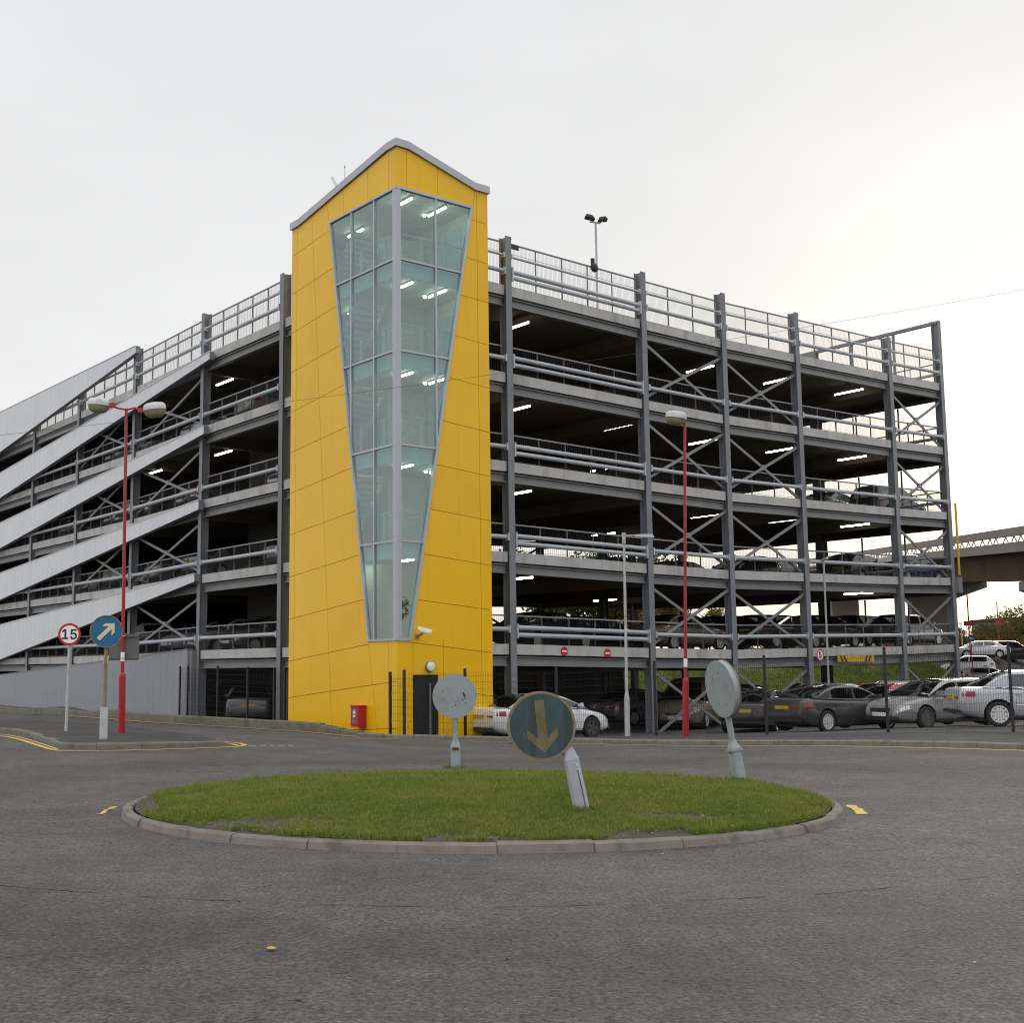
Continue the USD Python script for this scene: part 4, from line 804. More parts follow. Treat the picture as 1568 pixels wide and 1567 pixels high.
def red_post(name, px, py, ytop, label, lean, heads, bandpx):
    P = on_ground(px, py, .02); k = P[1]/FPX; top = at_depth(px, ytop, P[1])[2]-P[2]; t = thing(name, label, 'lamp post', P, tilt=(0, lean, 0))
    m = wmb(); m.lathe([(.085, -.3), (.085, 1.46), (.075, 1.53), (.047, 1.56)], n=16); obj('base', m, M['red'], t, smooth=40)
    m = wmb(); m.lathe([(.046, 1.55), (.043, 3.0), (.038, top)], n=14); obj('shaft', m, M['red'], t, smooth=40)
    m = wmb(); m.lathe([(.051, bandpx-.11), (.051, bandpx+.11)], n=14); obj('band', m, M['white'], t, smooth=40)
    m = wmb(); m.box(-.02, .02, -.092, -.08, .45, .85); obj('door', m, M['red'], t)
    for dx, dz in heads:
        s_ = 1 if dx > 0 else -1
        if abs(dx) > .35:
            m = wmb(); m.tube([(0, 0, top-.03), (dx*.3, 0, top+.02), (dx-.36*s_, 0, top+dz)], .025, 8); m.box(*sorted((dx-.42*s_, dx-.2*s_)), -.05, .05, top+dz-.02, top+dz+.09); obj('bracket', m, M['red'], t)
        lamp_head(t, (dx, 0, top+dz+.03), .29, .19, s_)
    return t, P, top
t, PL, tl = red_post('street_lamp', 186, 1129, 626, 'tall red lamp post with two lamp heads on the left island', -.6, [(-.70, .06), (.72, -.08)], 1.95)
t, PR, tr_ = red_post('street_lamp', 1050, 1130, 641, 'tall red lamp post with a single lamp head before the right hand bays', 1.6, [(-.24, -.03)], 1.95)
yb = PL[1]-.12; c = at_depth(186.5, 991, yb)
t = thing('back_of_sign', 'grey back of a rectangular sign clamped to the left red lamp post', 'sign', (c[0], PL[1]+.09, c[2]))
m = wmb(); m.box(-.37, .37, 0, .03, -.32, .32); obj('plate', m, M['signback'], t)
for z in (-.27, .27):
    m = wmb(); m.box(-.36, .36, -.035, -.002, z-.02, z+.02); obj('channel', m, M['signback'], t); m = wmb(); m.lathe([(.056, z-.012), (.056, z+.012)], c=(0, -.09, 0), n=12); obj('clip', m, M['galv'], t)
P = on_ground(961, 1126, .08); k = P[1]/FPX; top = at_depth(957, 817, P[1])[2]-P[2]
t = thing('grey_lamp_post', 'slim grey lamp post with one short arm pointing right', 'lamp post', P, tilt=(0, .35, 0))
m = wmb(); m.lathe([(.075, -.3), (.075, 1.0), (.05, 1.16), (.045, 1.18)], n=8); obj('base', m, M['paleshaft'], t)
m = wmb(); m.lathe([(.043, 1.17), (.035, top)], n=12); obj('shaft', m, M['paleshaft'], t, smooth=40)
m = wmb(); m.lathe([(.055, top-.3), (.055, top+.02)], n=12); m.tube([(.04, 0, top-.07), (.4, 0, top-.05)], .022, 8); obj('arm', m, M['paleshaft'], t)
m = wmb(); m.hexa([(.3,-.06,top-.10),(.86,-.05,top-.12),(.86,.05,top-.12),(.3,.06,top-.10),(.36,-.05,top-.03),(.8,-.04,top-.02),(.8,.04,top-.02),(.36,.05,top-.03)]); obj('lamp_head', m, M['paleshaft'], t)
p0 = on_plane(1269, 1053, uw(0, -2.2), -W); zt = on_plane(1264.5, 857, uw(0, -2.2), -W)
t = thing('grey_lamp_post', 'plain slim grey post before the right hand bays of the car park', 'lamp post', (p0[0], p0[1], gz(p0[0], p0[1])), tilt=(0, .2, 0)); hh = zt[2]-gz(p0[0], p0[1])
m = wmb(); m.lathe([(.06, -.2), (.06, 1.0), (.042, 1.1)], n=10); obj('base', m, M['paleshaft'], t)
m = wmb(); m.lathe([(.042, 1.09), (.036, hh)], n=12); obj('shaft', m, M['paleshaft'], t, smooth=40)
m = wmb(); m.tube([(-.05, .1, hh-.05), (.05, -.3, hh+.02)], .05, 8); obj('lamp_head', m, M['paleshaft'], t)
# floodlight mast on the roof
c = on_plane(915, 470, uw(0, 7), -W); tp = on_plane(911.5, 341, uw(0, 7), -W)
t = thing('floodlight_mast', 'thin mast with two dark floodlights standing on the roof deck', 'mast', (c[0], c[1], 14.3)); h = tp[2]-14.3
m = wmb(); m.tube([(0, 0, 0), (0, 0, h)], .05, 10); obj('pole', m, M['galv'], t); m = wmb(); m.bar((-.26, 0, h+.06), (.22, 0, h-.02), .06, .06); obj('crossarm', m, M['galv'], t)
for dx, s_ in ((-.26, -1), (.30, 1)):
    fl = thing('floodlight', parent=t); z = h+.22 if s_ < 0 else h+.12
    m = wmb(); m.hexa([(dx-.22,-.2,z-.05*s_-.02),(dx+.22,-.2,z+.05*s_-.05),(dx+.22,.2,z+.05*s_-.05),(dx-.22,.2,z-.05*s_-.02),(dx-.14,-.16,z+.12-.03*s_),(dx+.12,-.16,z+.10+.03*s_),(dx+.12,.16,z+.10+.03*s_),(dx-.14,.16,z+.12-.03*s_)]); obj('casing', m, M['trim'], fl)
    m = wmb(); m.bar((dx, 0, z-.06), (dx-.05*s_, 0, h), .04, .03); obj('yoke', m, M['galv'], fl)
# things on the parapets
c = on_plane(907, 411, uw(0, 0)-W*.1*-1, -W)
t = thing('round_mirror', 'small black backed round mirror on the roof parapet mesh', 'mirror')
m = MB(O=c+(-W)*.08, a=U, b=UP, c=-W); m.lathe([(.17, 0), (.17, .05), (.10, .10), (.02, .11)], n=18); obj('mirror_back', m, M['trim'], t)
m = MB(O=c+(-W)*.08, a=U, b=UP, c=-W); m.box(-.10, .02, .12, .34, -.06, .03); obj('bracket', m, M['trim'], t)
c = on_plane(789.5, 378, uw(0, 0), -W); m = MB(O=c, a=U, b=UP, c=-W); m.box(-.17, .17, -.085, .085, -.07, -.03); obj('black_plate', m, M['trim'], None, 'small black rectangular plate on the roof mesh by the tower', 'plate')
for i, (px_, py_, lab) in enumerate(((864, 997.5, 'small round no entry sign on the lowest deck edge, nearer the yellow tower'), (930, 1000.5, 'small round no entry sign on the lowest deck edge, nearer the grey lamp post'))):
    c = on_plane(px_, py_, A0-W*.03, -W); t = thing('no_entry_sign', lab, 'sign'); fr = dict(O=c, a=U, b=UP, c=-W)
    m = MB(**fr); m.poly(disc(.15), .0, .015); obj('red_disc', m, M['redsign'], t); m = MB(**fr); m.poly(sbox(-.115, -.026, .115, .026), .0155, .018); obj('white_bar', m, M['white'], t)
c = on_plane(1255.5, 1003.5, A0-W*.03, -W); t = thing('speed_sign', 'small round 5 speed limit sign on the lowest deck edge at the right', 'sign'); fr = dict(O=c, a=U, b=UP, c=-W)
m = MB(**fr); m.poly(disc(.24), .0, .015); obj('plate', m, M['white'], t); m = MB(**fr); m.poly(disc(.241).difference(disc(.19)), .0155, .019); obj('red_ring', m, M['redsign'], t)
tx = meshkit.text_mesh('5', .24, .003, bold=True); tx.apply_translation([-tx.bounds.mean(0)[0], -tx.bounds.mean(0)[1], .016]); m = MB(**fr); m.put(tx); obj('lettering', m, M['black'], t)
c0, c1 = on_plane(1282, 1009, A0-W*.12, -W), on_plane(1337, 1008.5, A0-W*.12, -W); ln = np.linalg.norm((c1-c0)[:2])
t = thing('height_bar', 'yellow height bar with black chevrons hung over the entrance', 'height bar'); fr = dict(O=c0, a=U, b=UP, c=-W)
m = MB(**fr); m.box(0, ln, -.13, .13, 0, .05); obj('bar', m, plain('height_bar_yellow', (.55, .33, .02), .5), t)
for x in (.10, .34, ln-.55, ln-.31):
    for s_ in ((1,) if x < 1 else (-1,)):
        m = MB(**fr); m.poly(Polygon([(x, .125), (x+.12, .125), (x+.12+.13*s_, -.125), (x+.13*s_, -.125)]), .051, .053); obj('chevron', m, M['black'], t)
for x in (.2, ln-.2): m = MB(**fr); m.tube([(x, .13, .02), (x, .33, .02)], .01, 5); obj('chain', m, M['galv'], t)

# mesh fences, post by post
def fence(P, label, height, back=False, tops=None, spacing=.055, hz=None):
    t = thing('mesh_fence', label, 'fence'); P = [V(p, float) for p in P]; hh = [height]*len(P) if np.ndim(height) == 0 else height
    for p, h in zip(P, hh):
        z = gz(*p[:2]); m = wmb(); d = (P[1]-P[0])[:2]; a = math.atan2(d[1], d[0]); c, s_ = math.cos(a), math.sin(a); m = MB(O=(p[0], p[1], z), a=(c, s_, 0), b=(-s_, c, 0), c=(0, 0, 1)); m.box(-.035, .035, -.03, .03, -.3, h+.06); m.box(-.037, .037, -.032, .032, h+.06, h+.08); obj('fence_post', m, M['black'], t)
    for p, q, h0, h1 in zip(P[:-1], P[1:], hh[:-1], hh[1:]):
        za, zb = gz(*p[:2]), gz(*q[:2]); L = np.linalg.norm((q-p)[:2]); d = (q-p)[:2]/L; fr = dict(O=(p[0], p[1], 0), a=(d[0], d[1], 0), b=(0, 0, 1), c=(d[1], -d[0], 0)); m = MB(**fr); n = int(L/spacing)
        for k in range(1, n):
            s_ = L*k/n; z = za+(zb-za)*k/n; h = h0+(h1-h0)*k/n; w_ = .0030
            kz = [z+.06, z+.42, z+.5, z+.58, z+h-.62, z+h-.54, z+h-.46, z+h-.02]; ko = [0, 0, .03, 0, 0, .03, 0, 0]
            v = np.vstack([[(s_-w_, zz, o), (s_+w_, zz, o), (s_, zz, o+w_*1.4)] for zz, o in zip(kz, ko)]); f = []
            for i in range(7):
                for j in range(3): a_, b_ = i*3+j, i*3+(j+1) % 3; f += [(a_, b_, b_+3), (a_, b_+3, a_+3)]
            m.add(v, f)
        for q_ in np.arange(.08, min(h0, h1), .20): m.bar((0, za+q_, .007), (L, zb+q_, .007), .006, .006)
        obj('mesh_panel', m, M['black'], t, kind='stuff')
FP = [V(at_depth(1548, 1060, 29.2)[:2]), V(at_depth(1357, 1060, 31.0)[:2]), V(at_depth(1172, 1060, 33.1)[:2]), V(at_depth(1003, 1060, 35.0)[:2]), V(at_depth(852, 1060, 36.5)[:2]), V(at_depth(712, 1060, 37.7)[:2])]
FP = [FP[0]+(FP[0]-FP[1])*2, FP[0]+(FP[0]-FP[1])] + FP
fence([(*p, 0) for p in FP[::-1]], 'long black welded mesh fence along the pavement in front of the cars', 2.02)
f2 = [V(at_depth(619, 1060, 35.9)[:2]), V(at_depth(597.5, 1060, 36.15)[:2])]
fence([(*FP[-1], 0), (*f2[0], 0), (*f2[1], 0)], 'short black mesh fence around the foot of the yellow tower', [2.02, 1.86, 1.80])
fl_ = [Q0 + W*on_s for on_s in ()]
def fls(px): X = on_plane(px, 1070, Q0-U*.7, -U); return X
fence([fls(x)*V([1, 1, 0]) for x in (275, 287, 333, 379, 419.5, 436)], 'black mesh fence closing the ground floor bay left of the tower', 1.9)
# ------------------------------------------------------------------ cars
def lerp(tab, x): t = np.array(tab, float); return np.interp(x, t[:, 0], t[:, 1])
# side profiles, x from the rear bumper (0) to the nose (L): shoulder / boot / bonnet line, and the greenhouse (rear glass foot, roof rear, roof front, windscreen foot)
KINDS = {
 'saloon': dict(L=4.62, Wd=.90, H=1.43, up=[(0,.60),(.04,.90),(.12,.985),(.75,1.01),(1.0,1.0),(2.6,.945),(3.3,.955),(3.6,.92),(4.2,.80),(4.48,.68),(4.60,.50),(4.62,.42)], gh=(.62,1.42,2.55,3.55), bp=2.22, cp=1.32, wb=(.98,3.68), wr=.325),
 'coupe_saloon': dict(L=4.75, Wd=.91, H=1.40, up=[(0,.62),(.04,.92),(.12,1.0),(.7,1.02),(1.1,.99),(2.6,.94),(3.4,.955),(3.7,.90),(4.3,.78),(4.6,.64),(4.73,.48),(4.75,.40)], gh=(.55,1.55,2.6,3.65), bp=2.3, cp=1.30, wb=(1.0,3.78), wr=.335),
 'estate': dict(L=4.75, Wd=.90, H=1.45, up=[(0,.62),(.03,.95),(.08,1.0),(.5,1.0),(2.6,.95),(3.4,.96),(3.7,.91),(4.3,.80),(4.6,.68),(4.73,.50),(4.75,.42)], gh=(.06,.52,2.6,3.62), bp=2.3, cp=.34, wb=(1.0,3.75), wr=.33),
 'hatch': dict(L=4.15, Wd=.87, H=1.47, up=[(0,.60),(.03,.92),(.08,.99),(.5,.99),(2.2,.95),(2.95,.97),(3.25,.93),(3.75,.82),(4.0,.70),(4.13,.50),(4.15,.42)], gh=(.07,.62,2.15,3.2), bp=1.95, cp=.62, wb=(.78,3.3), wr=.315),
 'suv': dict(L=4.55, Wd=.93, H=1.74, up=[(0,.70),(.03,1.05),(.08,1.12),(.5,1.12),(2.4,1.09),(3.15,1.10),(3.4,1.06),(4.1,.98),(4.4,.86),(4.53,.62),(4.55,.5)], gh=(.05,.42,2.45,3.3), bp=2.15, cp=.50, wb=(.88,3.55), wr=.37),
 'van': dict(L=4.7, Wd=.95, H=1.88, up=[(0,.70),(.02,1.05),(.06,1.12),(.5,1.12),(3.2,1.08),(3.6,1.08),(3.8,1.03),(4.3,.95),(4.58,.82),(4.68,.6),(4.7,.5)], gh=(.03,.20,2.7,3.7), bp=2.55, cp=.9, wb=(.95,3.7), wr=.335)}
_carcache = {}
def car_meshes(kind):
    if kind in _carcache: return _carcache[kind]
    K = KINDS[kind]; L, Wd, H = K['L'], K['Wd'], K['H']; gh = K['gh']; out = {}
    xs = np.unique(np.round(np.r_[0, .012, .04, .09, .16, np.linspace(.25, L-.3, 26), L-.2, L-.12, L-.06, L-.02, L], 4)); nx = len(xs)
    up = lerp(K['up'], xs); lo = lerp([(0,.46),(.05,.36),(.25,.27),(.6,.20),(L-.6,.20),(L-.25,.22),(L-.05,.30),(L,.36)], xs)
    hw = Wd*lerp([(0,.74),(.04,.84),(.14,.92),(.45,.97),(1.0,1.0),(L-1.3,1.0),(L-.7,.96),(L-.3,.86),(L-.10,.72),(L,.58)], xs)
    prof = [(.0, 0, 0), (.80, 0, 0), (.93, 0, .05), (.985, .20, .0), (1.0, .48, 0), (.985, .68, 0), (.965, .84, 0), (.93, .95, 0), (.86, 1.0, 0), (.5, 1.0, .018), (0, 1.0, .026)]
    ring = [(a, t, e) for a, t, e in prof] + [(-a, t, e) for a, t, e in prof[-2:0:-1]]; nr = len(ring)
    v = np.array([[(x-L/2), a*h, l+(u-l)*t+e] for x, u, l, h in zip(xs, up, lo, hw) for a, t, e in ring]); f = []
    for i in range(nx-1):
        for j in range(nr): a, b = i*nr+j, i*nr+(j+1) % nr; f += [(a, b+nr, b), (a, a+nr, b+nr)]
    f += [(0, j, j+1) for j in range(1, nr-1)] + [((nx-1)*nr, (nx-1)*nr+j+1, (nx-1)*nr+j) for j in range(1, nr-1)]
    t = trimesh.Trimesh(v, f, process=False); trimesh.repair.fix_normals(t)
    body = manifold3d.Manifold(manifold3d.Mesh(np.asarray(t.vertices, np.float32), np.asarray(t.faces, np.uint32)))
    for wx in K['wb']:
        for s in (-1, 1):
            c = manifold3d.Manifold.cylinder(.42, K['wr']+.055, K['wr']+.055, 28, True).rotate([90, 0, 0]).translate([wx-L/2, s*(Wd-.12), K['wr']+.01]); body = body - c
    mm = body.to_mesh(); out['body'] = (np.array(mm.vert_properties[:, :3]), np.array(mm.tri_verts))
    # greenhouse: stations with exact pillar edges
    rb, rr, rf, fb = gh; bx = K['bp']; cx_ = K['cp']
    gx = np.unique(np.round(np.r_[rb, rb+(rr-rb)*np.array([.25, .5, .75]), rr, cx_, np.linspace(rr, rf, 9), bx-.05, bx+.05, rf, rf+(fb-rf)*np.array([.2, .4, .6, .8]), fb], 4))
    belt = lerp(K['up'], gx)+.012; roof = lerp([(rb, 0), (rb+(rr-rb)*.55, .66), (rr, .955), (rr+(rf-rr)*.45, 1.0), (rf-.1, .975), (rf+.12, .90), (rf+(fb-rf)*.6, .40), (fb, 0)], gx)
    top = np.maximum(belt + roof*(H-belt), belt+.004); hwg = np.interp(gx, xs, hw)*.925
    J = []
    for x, b, t_, h in zip(gx, belt, top, hwg):
        hh = t_-b; tw_ = .30*hh; k = min(1, hh/.3)
        J.append([(h, b), (h-.02*k, b+.03*k), (h-tw_*.82, b+hh*.84), (h-tw_, b+hh*.935), (h-tw_-.055*k, b+hh*.985), (h-tw_-.13*k, t_+.004), ((h-tw_-.13*k)*.5, t_+.026*k), (0, t_+.032*k)])
    J = np.array(J); ng = len(gx); glass, paint = [], []
    def vid(i, j, s): return (i*8+j)*2 + (0 if s > 0 else 1)
    vg = np.array([[gx[i]-L/2, s*J[i, j, 0], J[i, j, 1]] for i in range(ng) for j in range(8) for s in (1, -1)])
    for i in range(ng-1):
        xm = (gx[i]+gx[i+1])/2
        for j in range(7):
            side = j == 1; topg = j >= 5
            isg = (side and xm > cx_ and not (bx-.051 < xm < bx+.051) and roof[i] + roof[i+1] > .12) or (topg and (xm > rf+.02 or xm < rr-.02))
            for s in (1, -1):
                a, b, c, d = vid(i, j, s), vid(i+1, j, s), vid(i+1, j+1, s), vid(i, j+1, s)
                q = [(a, b, c), (a, c, d)] if s > 0 else [(a, c, b), (a, d, c)]
                (glass if isg else paint).extend(q)
    out['windows'] = (vg, np.array(glass)[:, ::-1]); out['roof'] = (vg, np.array(paint)[:, ::-1])
    m = wmb(); xb = lambda x: x-L/2
    bz = float(lerp(K['up'], 2.2))
    m.box(xb(max(rb, .5)), xb(fb-.15), -Wd*.80, Wd*.80, bz-.06, bz+.016); m.box(xb(fb-.45), xb(fb-.1), -Wd*.78, Wd*.78, bz, bz+.05); out['cabin'] = m.mesh()
    seats = []
    for x, y in ((bx+.05, .36), (bx+.05, -.36), (max(rr+.1, .75), .38), (max(rr+.1, .75), -.38)):
        m = wmb(); z0 = bz; h = (H-bz)
        m.hexa([(xb(x)-.07,y-.22,z0),(xb(x)+.07,y-.22,z0),(xb(x)+.07,y+.22,z0),(xb(x)-.07,y+.22,z0),(xb(x)-.15,y-.19,z0+h*.40),(xb(x)-.05,y-.19,z0+h*.40),(xb(x)-.05,y+.19,z0+h*.40),(xb(x)-.15,y+.19,z0+h*.40)])
        m.box(xb(x)-.17, xb(x)-.08, y-.12, y+.12, z0+h*.44, z0+h*.74); seats.append(m.mesh())
    out['seats'] = seats
    # surface helper for flush fittings
    def surf(x, zfrac):
        u, l, h = np.interp(x, xs, up), np.interp(x, xs, lo), np.interp(x, xs, hw); a = np.interp(zfrac, [0, .2, .48, .68, .84, .95, 1], [.93, .985, 1, .985, .965, .93, .86]); return a*h, l+(u-l)*zfrac
    def patch(x0, x1, z0, z1, s, off=.006, n=5, round_end=0):
        g, v, f = np.linspace(x0, x1, n), [], []
        for x in g:
            for zf in np.linspace(z0, z1, 3):
                y, z = surf(x, zf); v += [(xb(x), s*(y+off), z), (xb(x), s*(y-.03), z)]
        def q(i, j, k): return (i*3+j)*2+k
        for i in range(n-1):
            for j in range(2): f += [(q(i,j,0), q(i+1,j,0), q(i+1,j+1,0)), (q(i,j,0), q(i+1,j+1,0), q(i,j+1,0))]
        ed = [(i, 0) for i in range(n)] + [(n-1, j) for j in (1, 2)] + [(i, 2) for i in range(n-2, -1, -1)] + [(0, 1)]
        for (i, j), (k, l) in zip(ed, ed[1:]+ed[:1]): f += [(q(i,j,0), q(i,j,1), q(k,l,1)), (q(i,j,0), q(k,l,1), q(k,l,0))]
        f = np.array(f); return (np.array(v), f if s < 0 else f[:, ::-1])
    def endpatch(x, y0, y1, z0, z1, front, off=.012):
        m = wmb(); xx = xb(x); m.box(xx-.06 if front else xx-off, xx+off if front else xx+.06, y0, y1, z0, z1); return m.mesh()
    rz = lerp(K['up'], .1); tailz = (.70, .885)
    out['tail_light'] = []; out['head_light'] = []
    for s in (-1, 1):
        a = patch(.022, .42, tailz[0], tailz[1], s, .008); m = wmb(); m.add(*a)
        hw0 = np.interp(.03, xs, hw)*.95; zz0, zz1 = surf(.03, tailz[0])[1]+.02, surf(.03, tailz[1])[1]
        m.hexa([(xb(-.006), s*hw0*.60, zz0+.03),(xb(.05), s*hw0*.60, zz0+.03),(xb(.05), s*hw0, zz0),(xb(.004), s*hw0, zz0),(xb(-.006), s*hw0*.60, zz1-.01),(xb(.06), s*hw0*.60, zz1-.01),(xb(.06), s*hw0, zz1),(xb(.012), s*hw0, zz1)]); out['tail_light'].append(m.mesh())
        m = wmb(); m.add(*patch(L-.42, L-.075, .66, .88, s, .008)); 
        h1 = np.interp(L-.07, xs, hw)*.96; z0, z1 = surf(L-.1, .62)[1], surf(L-.16, .86)[1]
        m.hexa([(xb(L-.10), s*h1*.55, z0),(xb(L-.022), s*h1*.55, z0),(xb(L-.065), s*h1, z0),(xb(L-.14), s*h1, z0),(xb(L-.16), s*h1*.55, z1-.01),(xb(L-.07), s*h1*.55, z1-.01),(xb(L-.13), s*h1, z1),(xb(L-.2), s*h1, z1)]); out['head_light'].append(m.mesh())
    out['rear_plate'] = endpatch(.006, -.26, .26, .70 if kind != 'estate' else .74, .81 if kind != 'estate' else .85, False, .016)
    out['front_plate'] = endpatch(L-.004, -.26, .26, .38, .49, True, .018)
    m = wmb(); m.box(xb(L-.10), xb(L-.005), -.36, .36, .50, .62); m.box(xb(L-.10), xb(L-.0), -.62, .62, .27, .36); out['grille'] = m.mesh()
    m = wmb(); m.box(xb(-.004), xb(.08), -.70, .70, .34, .43); out['rear_skirt'] = m.mesh()
    out['sill_trim'] = [patch(K['wb'][0]+K['wr']+.08, K['wb'][1]-K['wr']-.08, .02, .10, s, .01, 9) for s in (-1, 1)]
    out['side_strip'] = [patch(K['wb'][0]+K['wr']+.10, K['wb'][1]-K['wr']-.10, .445, .475, s, .008, 9) for s in (-1, 1)]
    out['door_seam'] = [patch(x-.005, x+.005, .08, .97, s, .0025, 2) for s in (-1, 1) for x in (bx, fb-.25, max(cx_-.05, K['wb'][0]+.42))]
    out['door_handle'] = [patch(x-.12, x+.03, .79, .825, s, .03, 3) for s in (-1, 1) for x in (bx-.12, max(cx_+.20, 1.25) if bx > 2 else 1.1)]
    out['door_mirror'] = []
    for s in (-1, 1):
        m = wmb(); y = np.interp(fb-.25, xs, hw)*.93; z = bz+.03; x = xb(fb-.38)
        m.hexa([(x-.05, s*y, z+.02),(x+.07, s*y, z+.02),(x+.06, s*(y+.20), z+.03),(x-.06, s*(y+.20), z+.03),(x-.05, s*(y+.02), z+.12),(x+.04, s*(y+.02), z+.12),(x+.03, s*(y+.19), z+.145),(x-.06, s*(y+.19), z+.145)]); q = m.mesh(); t = trimesh.Trimesh(*q, process=False); trimesh.repair.fix_normals(t); out['door_mirror'].append((t.vertices, t.faces))
    m = wmb(); 
    for wx in K['wb']: m.box(xb(wx-.36), xb(wx+.36), -Wd+.32, Wd-.32, .18, .72)
    m.box(xb(.35), xb(L-.35), -Wd*.78, Wd*.78, .17, .205); out['underbody'] = m.mesh()
    out['wheels'] = [(wx-L/2, s*(Wd-.10), K['wr']) for wx in K['wb'] for s in (-1, 1)]
    _carcache[kind] = out; return out
def wheel_meshes(r, spokes):
    ro = r*.69; fr = dict(O=(0, 0, 0), a=(1, 0, 0), b=(0, 0, 1), c=(0, -1, 0))
    ty = MB(O=(0, 0, 0), a=(1, 0, 0), b=(0, 0, 1), c=(0, -1, 0)); ty.lathe([(ro*.98, .085), (r*.90, .10), (r*.975, .085), (r, .05), (r, -.05), (r*.975, -.085), (r*.90, -.10), (ro*.98, -.085), (ro*.94, 0), (ro*.98, .085)], n=28, caps=False)
    rim = MB(**fr); rim.lathe([(ro, .095), (ro*.96, .098), (ro*.90, .080), (ro*.88, .03)], n=28) if False else None
    rim.poly(disc(ro, 28).difference(disc(ro*.87, 28)), -.09, .092)
    for k in range(spokes):
        a = 2*math.pi*k/spokes; c, s = math.cos(a), math.sin(a); w0, w1 = .042*5/max(spokes, 5)+.010, .062*5/max(spokes, 5)+.014
        p = [(.04, -w0), (ro*.88, -w1), (ro*.88, w1), (.04, w0)]; q = [(x*c-y*s, x*s+y*c) for x, y in p]; rim.poly(Polygon(q), .045, .078)
    rim.poly(disc(.062, 12), .04, .083)
    back = MB(**fr); back.poly(disc(ro*.87, 20), -.02, .012)
    return ty.mesh(), rim.mesh(), back.mesh()
_wh = {}
PAINT = {}
def paint(name, col, metal=.35):
    if name not in PAINT: PAINT[name] = carpaint('car_paint_'+name, col, metal)
    return PAINT[name]
def car(kind, colour, pos, heading, label, group=None, rim='rim', spokes=7, z=None, strip=False, details=True, plates=True, name='parked_car'):
    "heading: direction of the nose in the ground plane"
    D = car_meshes(kind); K = KINDS[kind]; z0 = gz(pos[0], pos[1]) if z is None else z; yaw = math.atan2(heading[1], heading[0])
    t = thing(name, label, 'van' if kind == 'van' else 'car', (pos[0], pos[1], z0), yaw, group); col = paint(*colour)
    obj('body', D['body'], col, t, smooth=38); obj('roof', D['roof'], col, t, smooth=50); obj('windows', D['windows'], M['carglass'], t, smooth=50)
    obj('cabin', D['cabin'], M['cabin'], t); obj('underbody', D['underbody'], M['trim'], t)
    for q in D['seats'] if details else (): obj('seat', q, M['cabin'], t)
    for q in D['tail_light']: obj('tail_light', q, M['tail'], t)
    for q in D['head_light']: obj('head_light', q, M['head'], t)
    obj('grille', D['grille'], M['trim'], t); obj('rear_skirt', D['rear_skirt'], M['trim'], t)
    if plates: obj('rear_plate', D['rear_plate'], M['plate_y'], t); obj('front_plate', D['front_plate'], M['plate_w'], t)
    for q in D['sill_trim']: obj('sill_trim', q, M['trim'], t)
    if details:
        for q in D['door_seam']: obj('door_seam', q, M['trim'], t)
        for q in D['door_handle']: obj('door_handle', q, col, t)
        if strip:
            for q in D['side_strip']: obj('side_strip', q, M['white'], t)
    for q in D['door_mirror']: obj('door_mirror', q, col, t)
    key = (K['wr'], spokes)
    if key not in _wh: _wh[key] = wheel_meshes(*key)
    ty, rm, bk = _wh[key]
    for x, y, zz in D['wheels']:
        w_ = thing('wheel', parent=t, loc=(x, y, zz), rotz=(0 if y < 0 else math.pi)); obj('tyre', ty, M['tyre'], w_, smooth=40); obj('rim', rm, M[rim], w_); obj('hub', bk, M['rimdark'], w_)
    return t
def rot2(v, deg): a = math.radians(deg); return (v[0]*math.cos(a)-v[1]*math.sin(a), v[0]*math.sin(a)+v[1]*math.cos(a))
def view_dir(px): d = ray(px, 1020); return V([d[0], d[1]])/math.hypot(d[0], d[1])
def heading_at(px, off): return rot2(view_dir(px), -off)    # off: degrees to the right of the line of sight
def place(px, depth): X = at_depth(px, 1060, depth); return X[:2]
SILVER = ('silver', (.36, .365, .375), .5); WHITEP = ('pearl_white', (.66, .67, .70), .12); DKGREY = ('dark_grey', (.045, .043, .046), .5); BLACKP = ('black', (.010, .010, .011), .3); REDP = ('red', (.30, .012, .018), .2)
BLUE = ('dark_blue', (.012, .018, .05), .4); BEIGE = ('beige', (.22, .19, .15), .4); ICE = ('ice_silver', (.36, .375, .40), .45); MID = ('mid_grey', (.20, .20, .20), .5); GREYBL = ('slate', (.09, .10, .11), .5)
car('coupe_saloon', WHITEP, place(826, 39.9), heading_at(826, 52), 'white saloon parked partly behind the leaning blue sign, nose to the right', rim='rimdark', spokes=5)
car('saloon', SILVER, place(980, 51), heading_at(980, 42), 'silver saloon behind the mesh fence and the grey lamp post, nose to the right', rim='rim', spokes=10)
car('van', BEIGE, place(1058, 48.5), heading_at(1058, 195), 'beige people carrier deep under the ground floor cross brace', spokes=6)
car('saloon', BLACKP, place(1160, 43.5), heading_at(1160, 12), 'black saloon seen from behind, between the leaning drum sign and the dark grey saloon')
car('coupe_saloon', DKGREY, place(1277, 39.2), heading_at(1277, 40), 'dark grey saloon with a yellow rear plate behind the mesh fence', spokes=10)
car('hatch', REDP, place(1344, 47.5), heading_at(1344, 200), 'red hatchback behind the nose of the dark grey saloon')
car('estate', MID, place(1432, 38.6), heading_at(1417, 222), 'grey silver estate facing left behind the mesh fence', rim='rimdark', spokes=9)
car('saloon', ICE, place(1594, 33.2), heading_at(1594, 72), 'pale blue silver saloon cut by the right edge of the picture', spokes=10, strip=True)
car('hatch', BLACKP, place(1085, 52), heading_at(1085, 60), 'black hatchback under the ground floor cross brace behind the red lamp post')
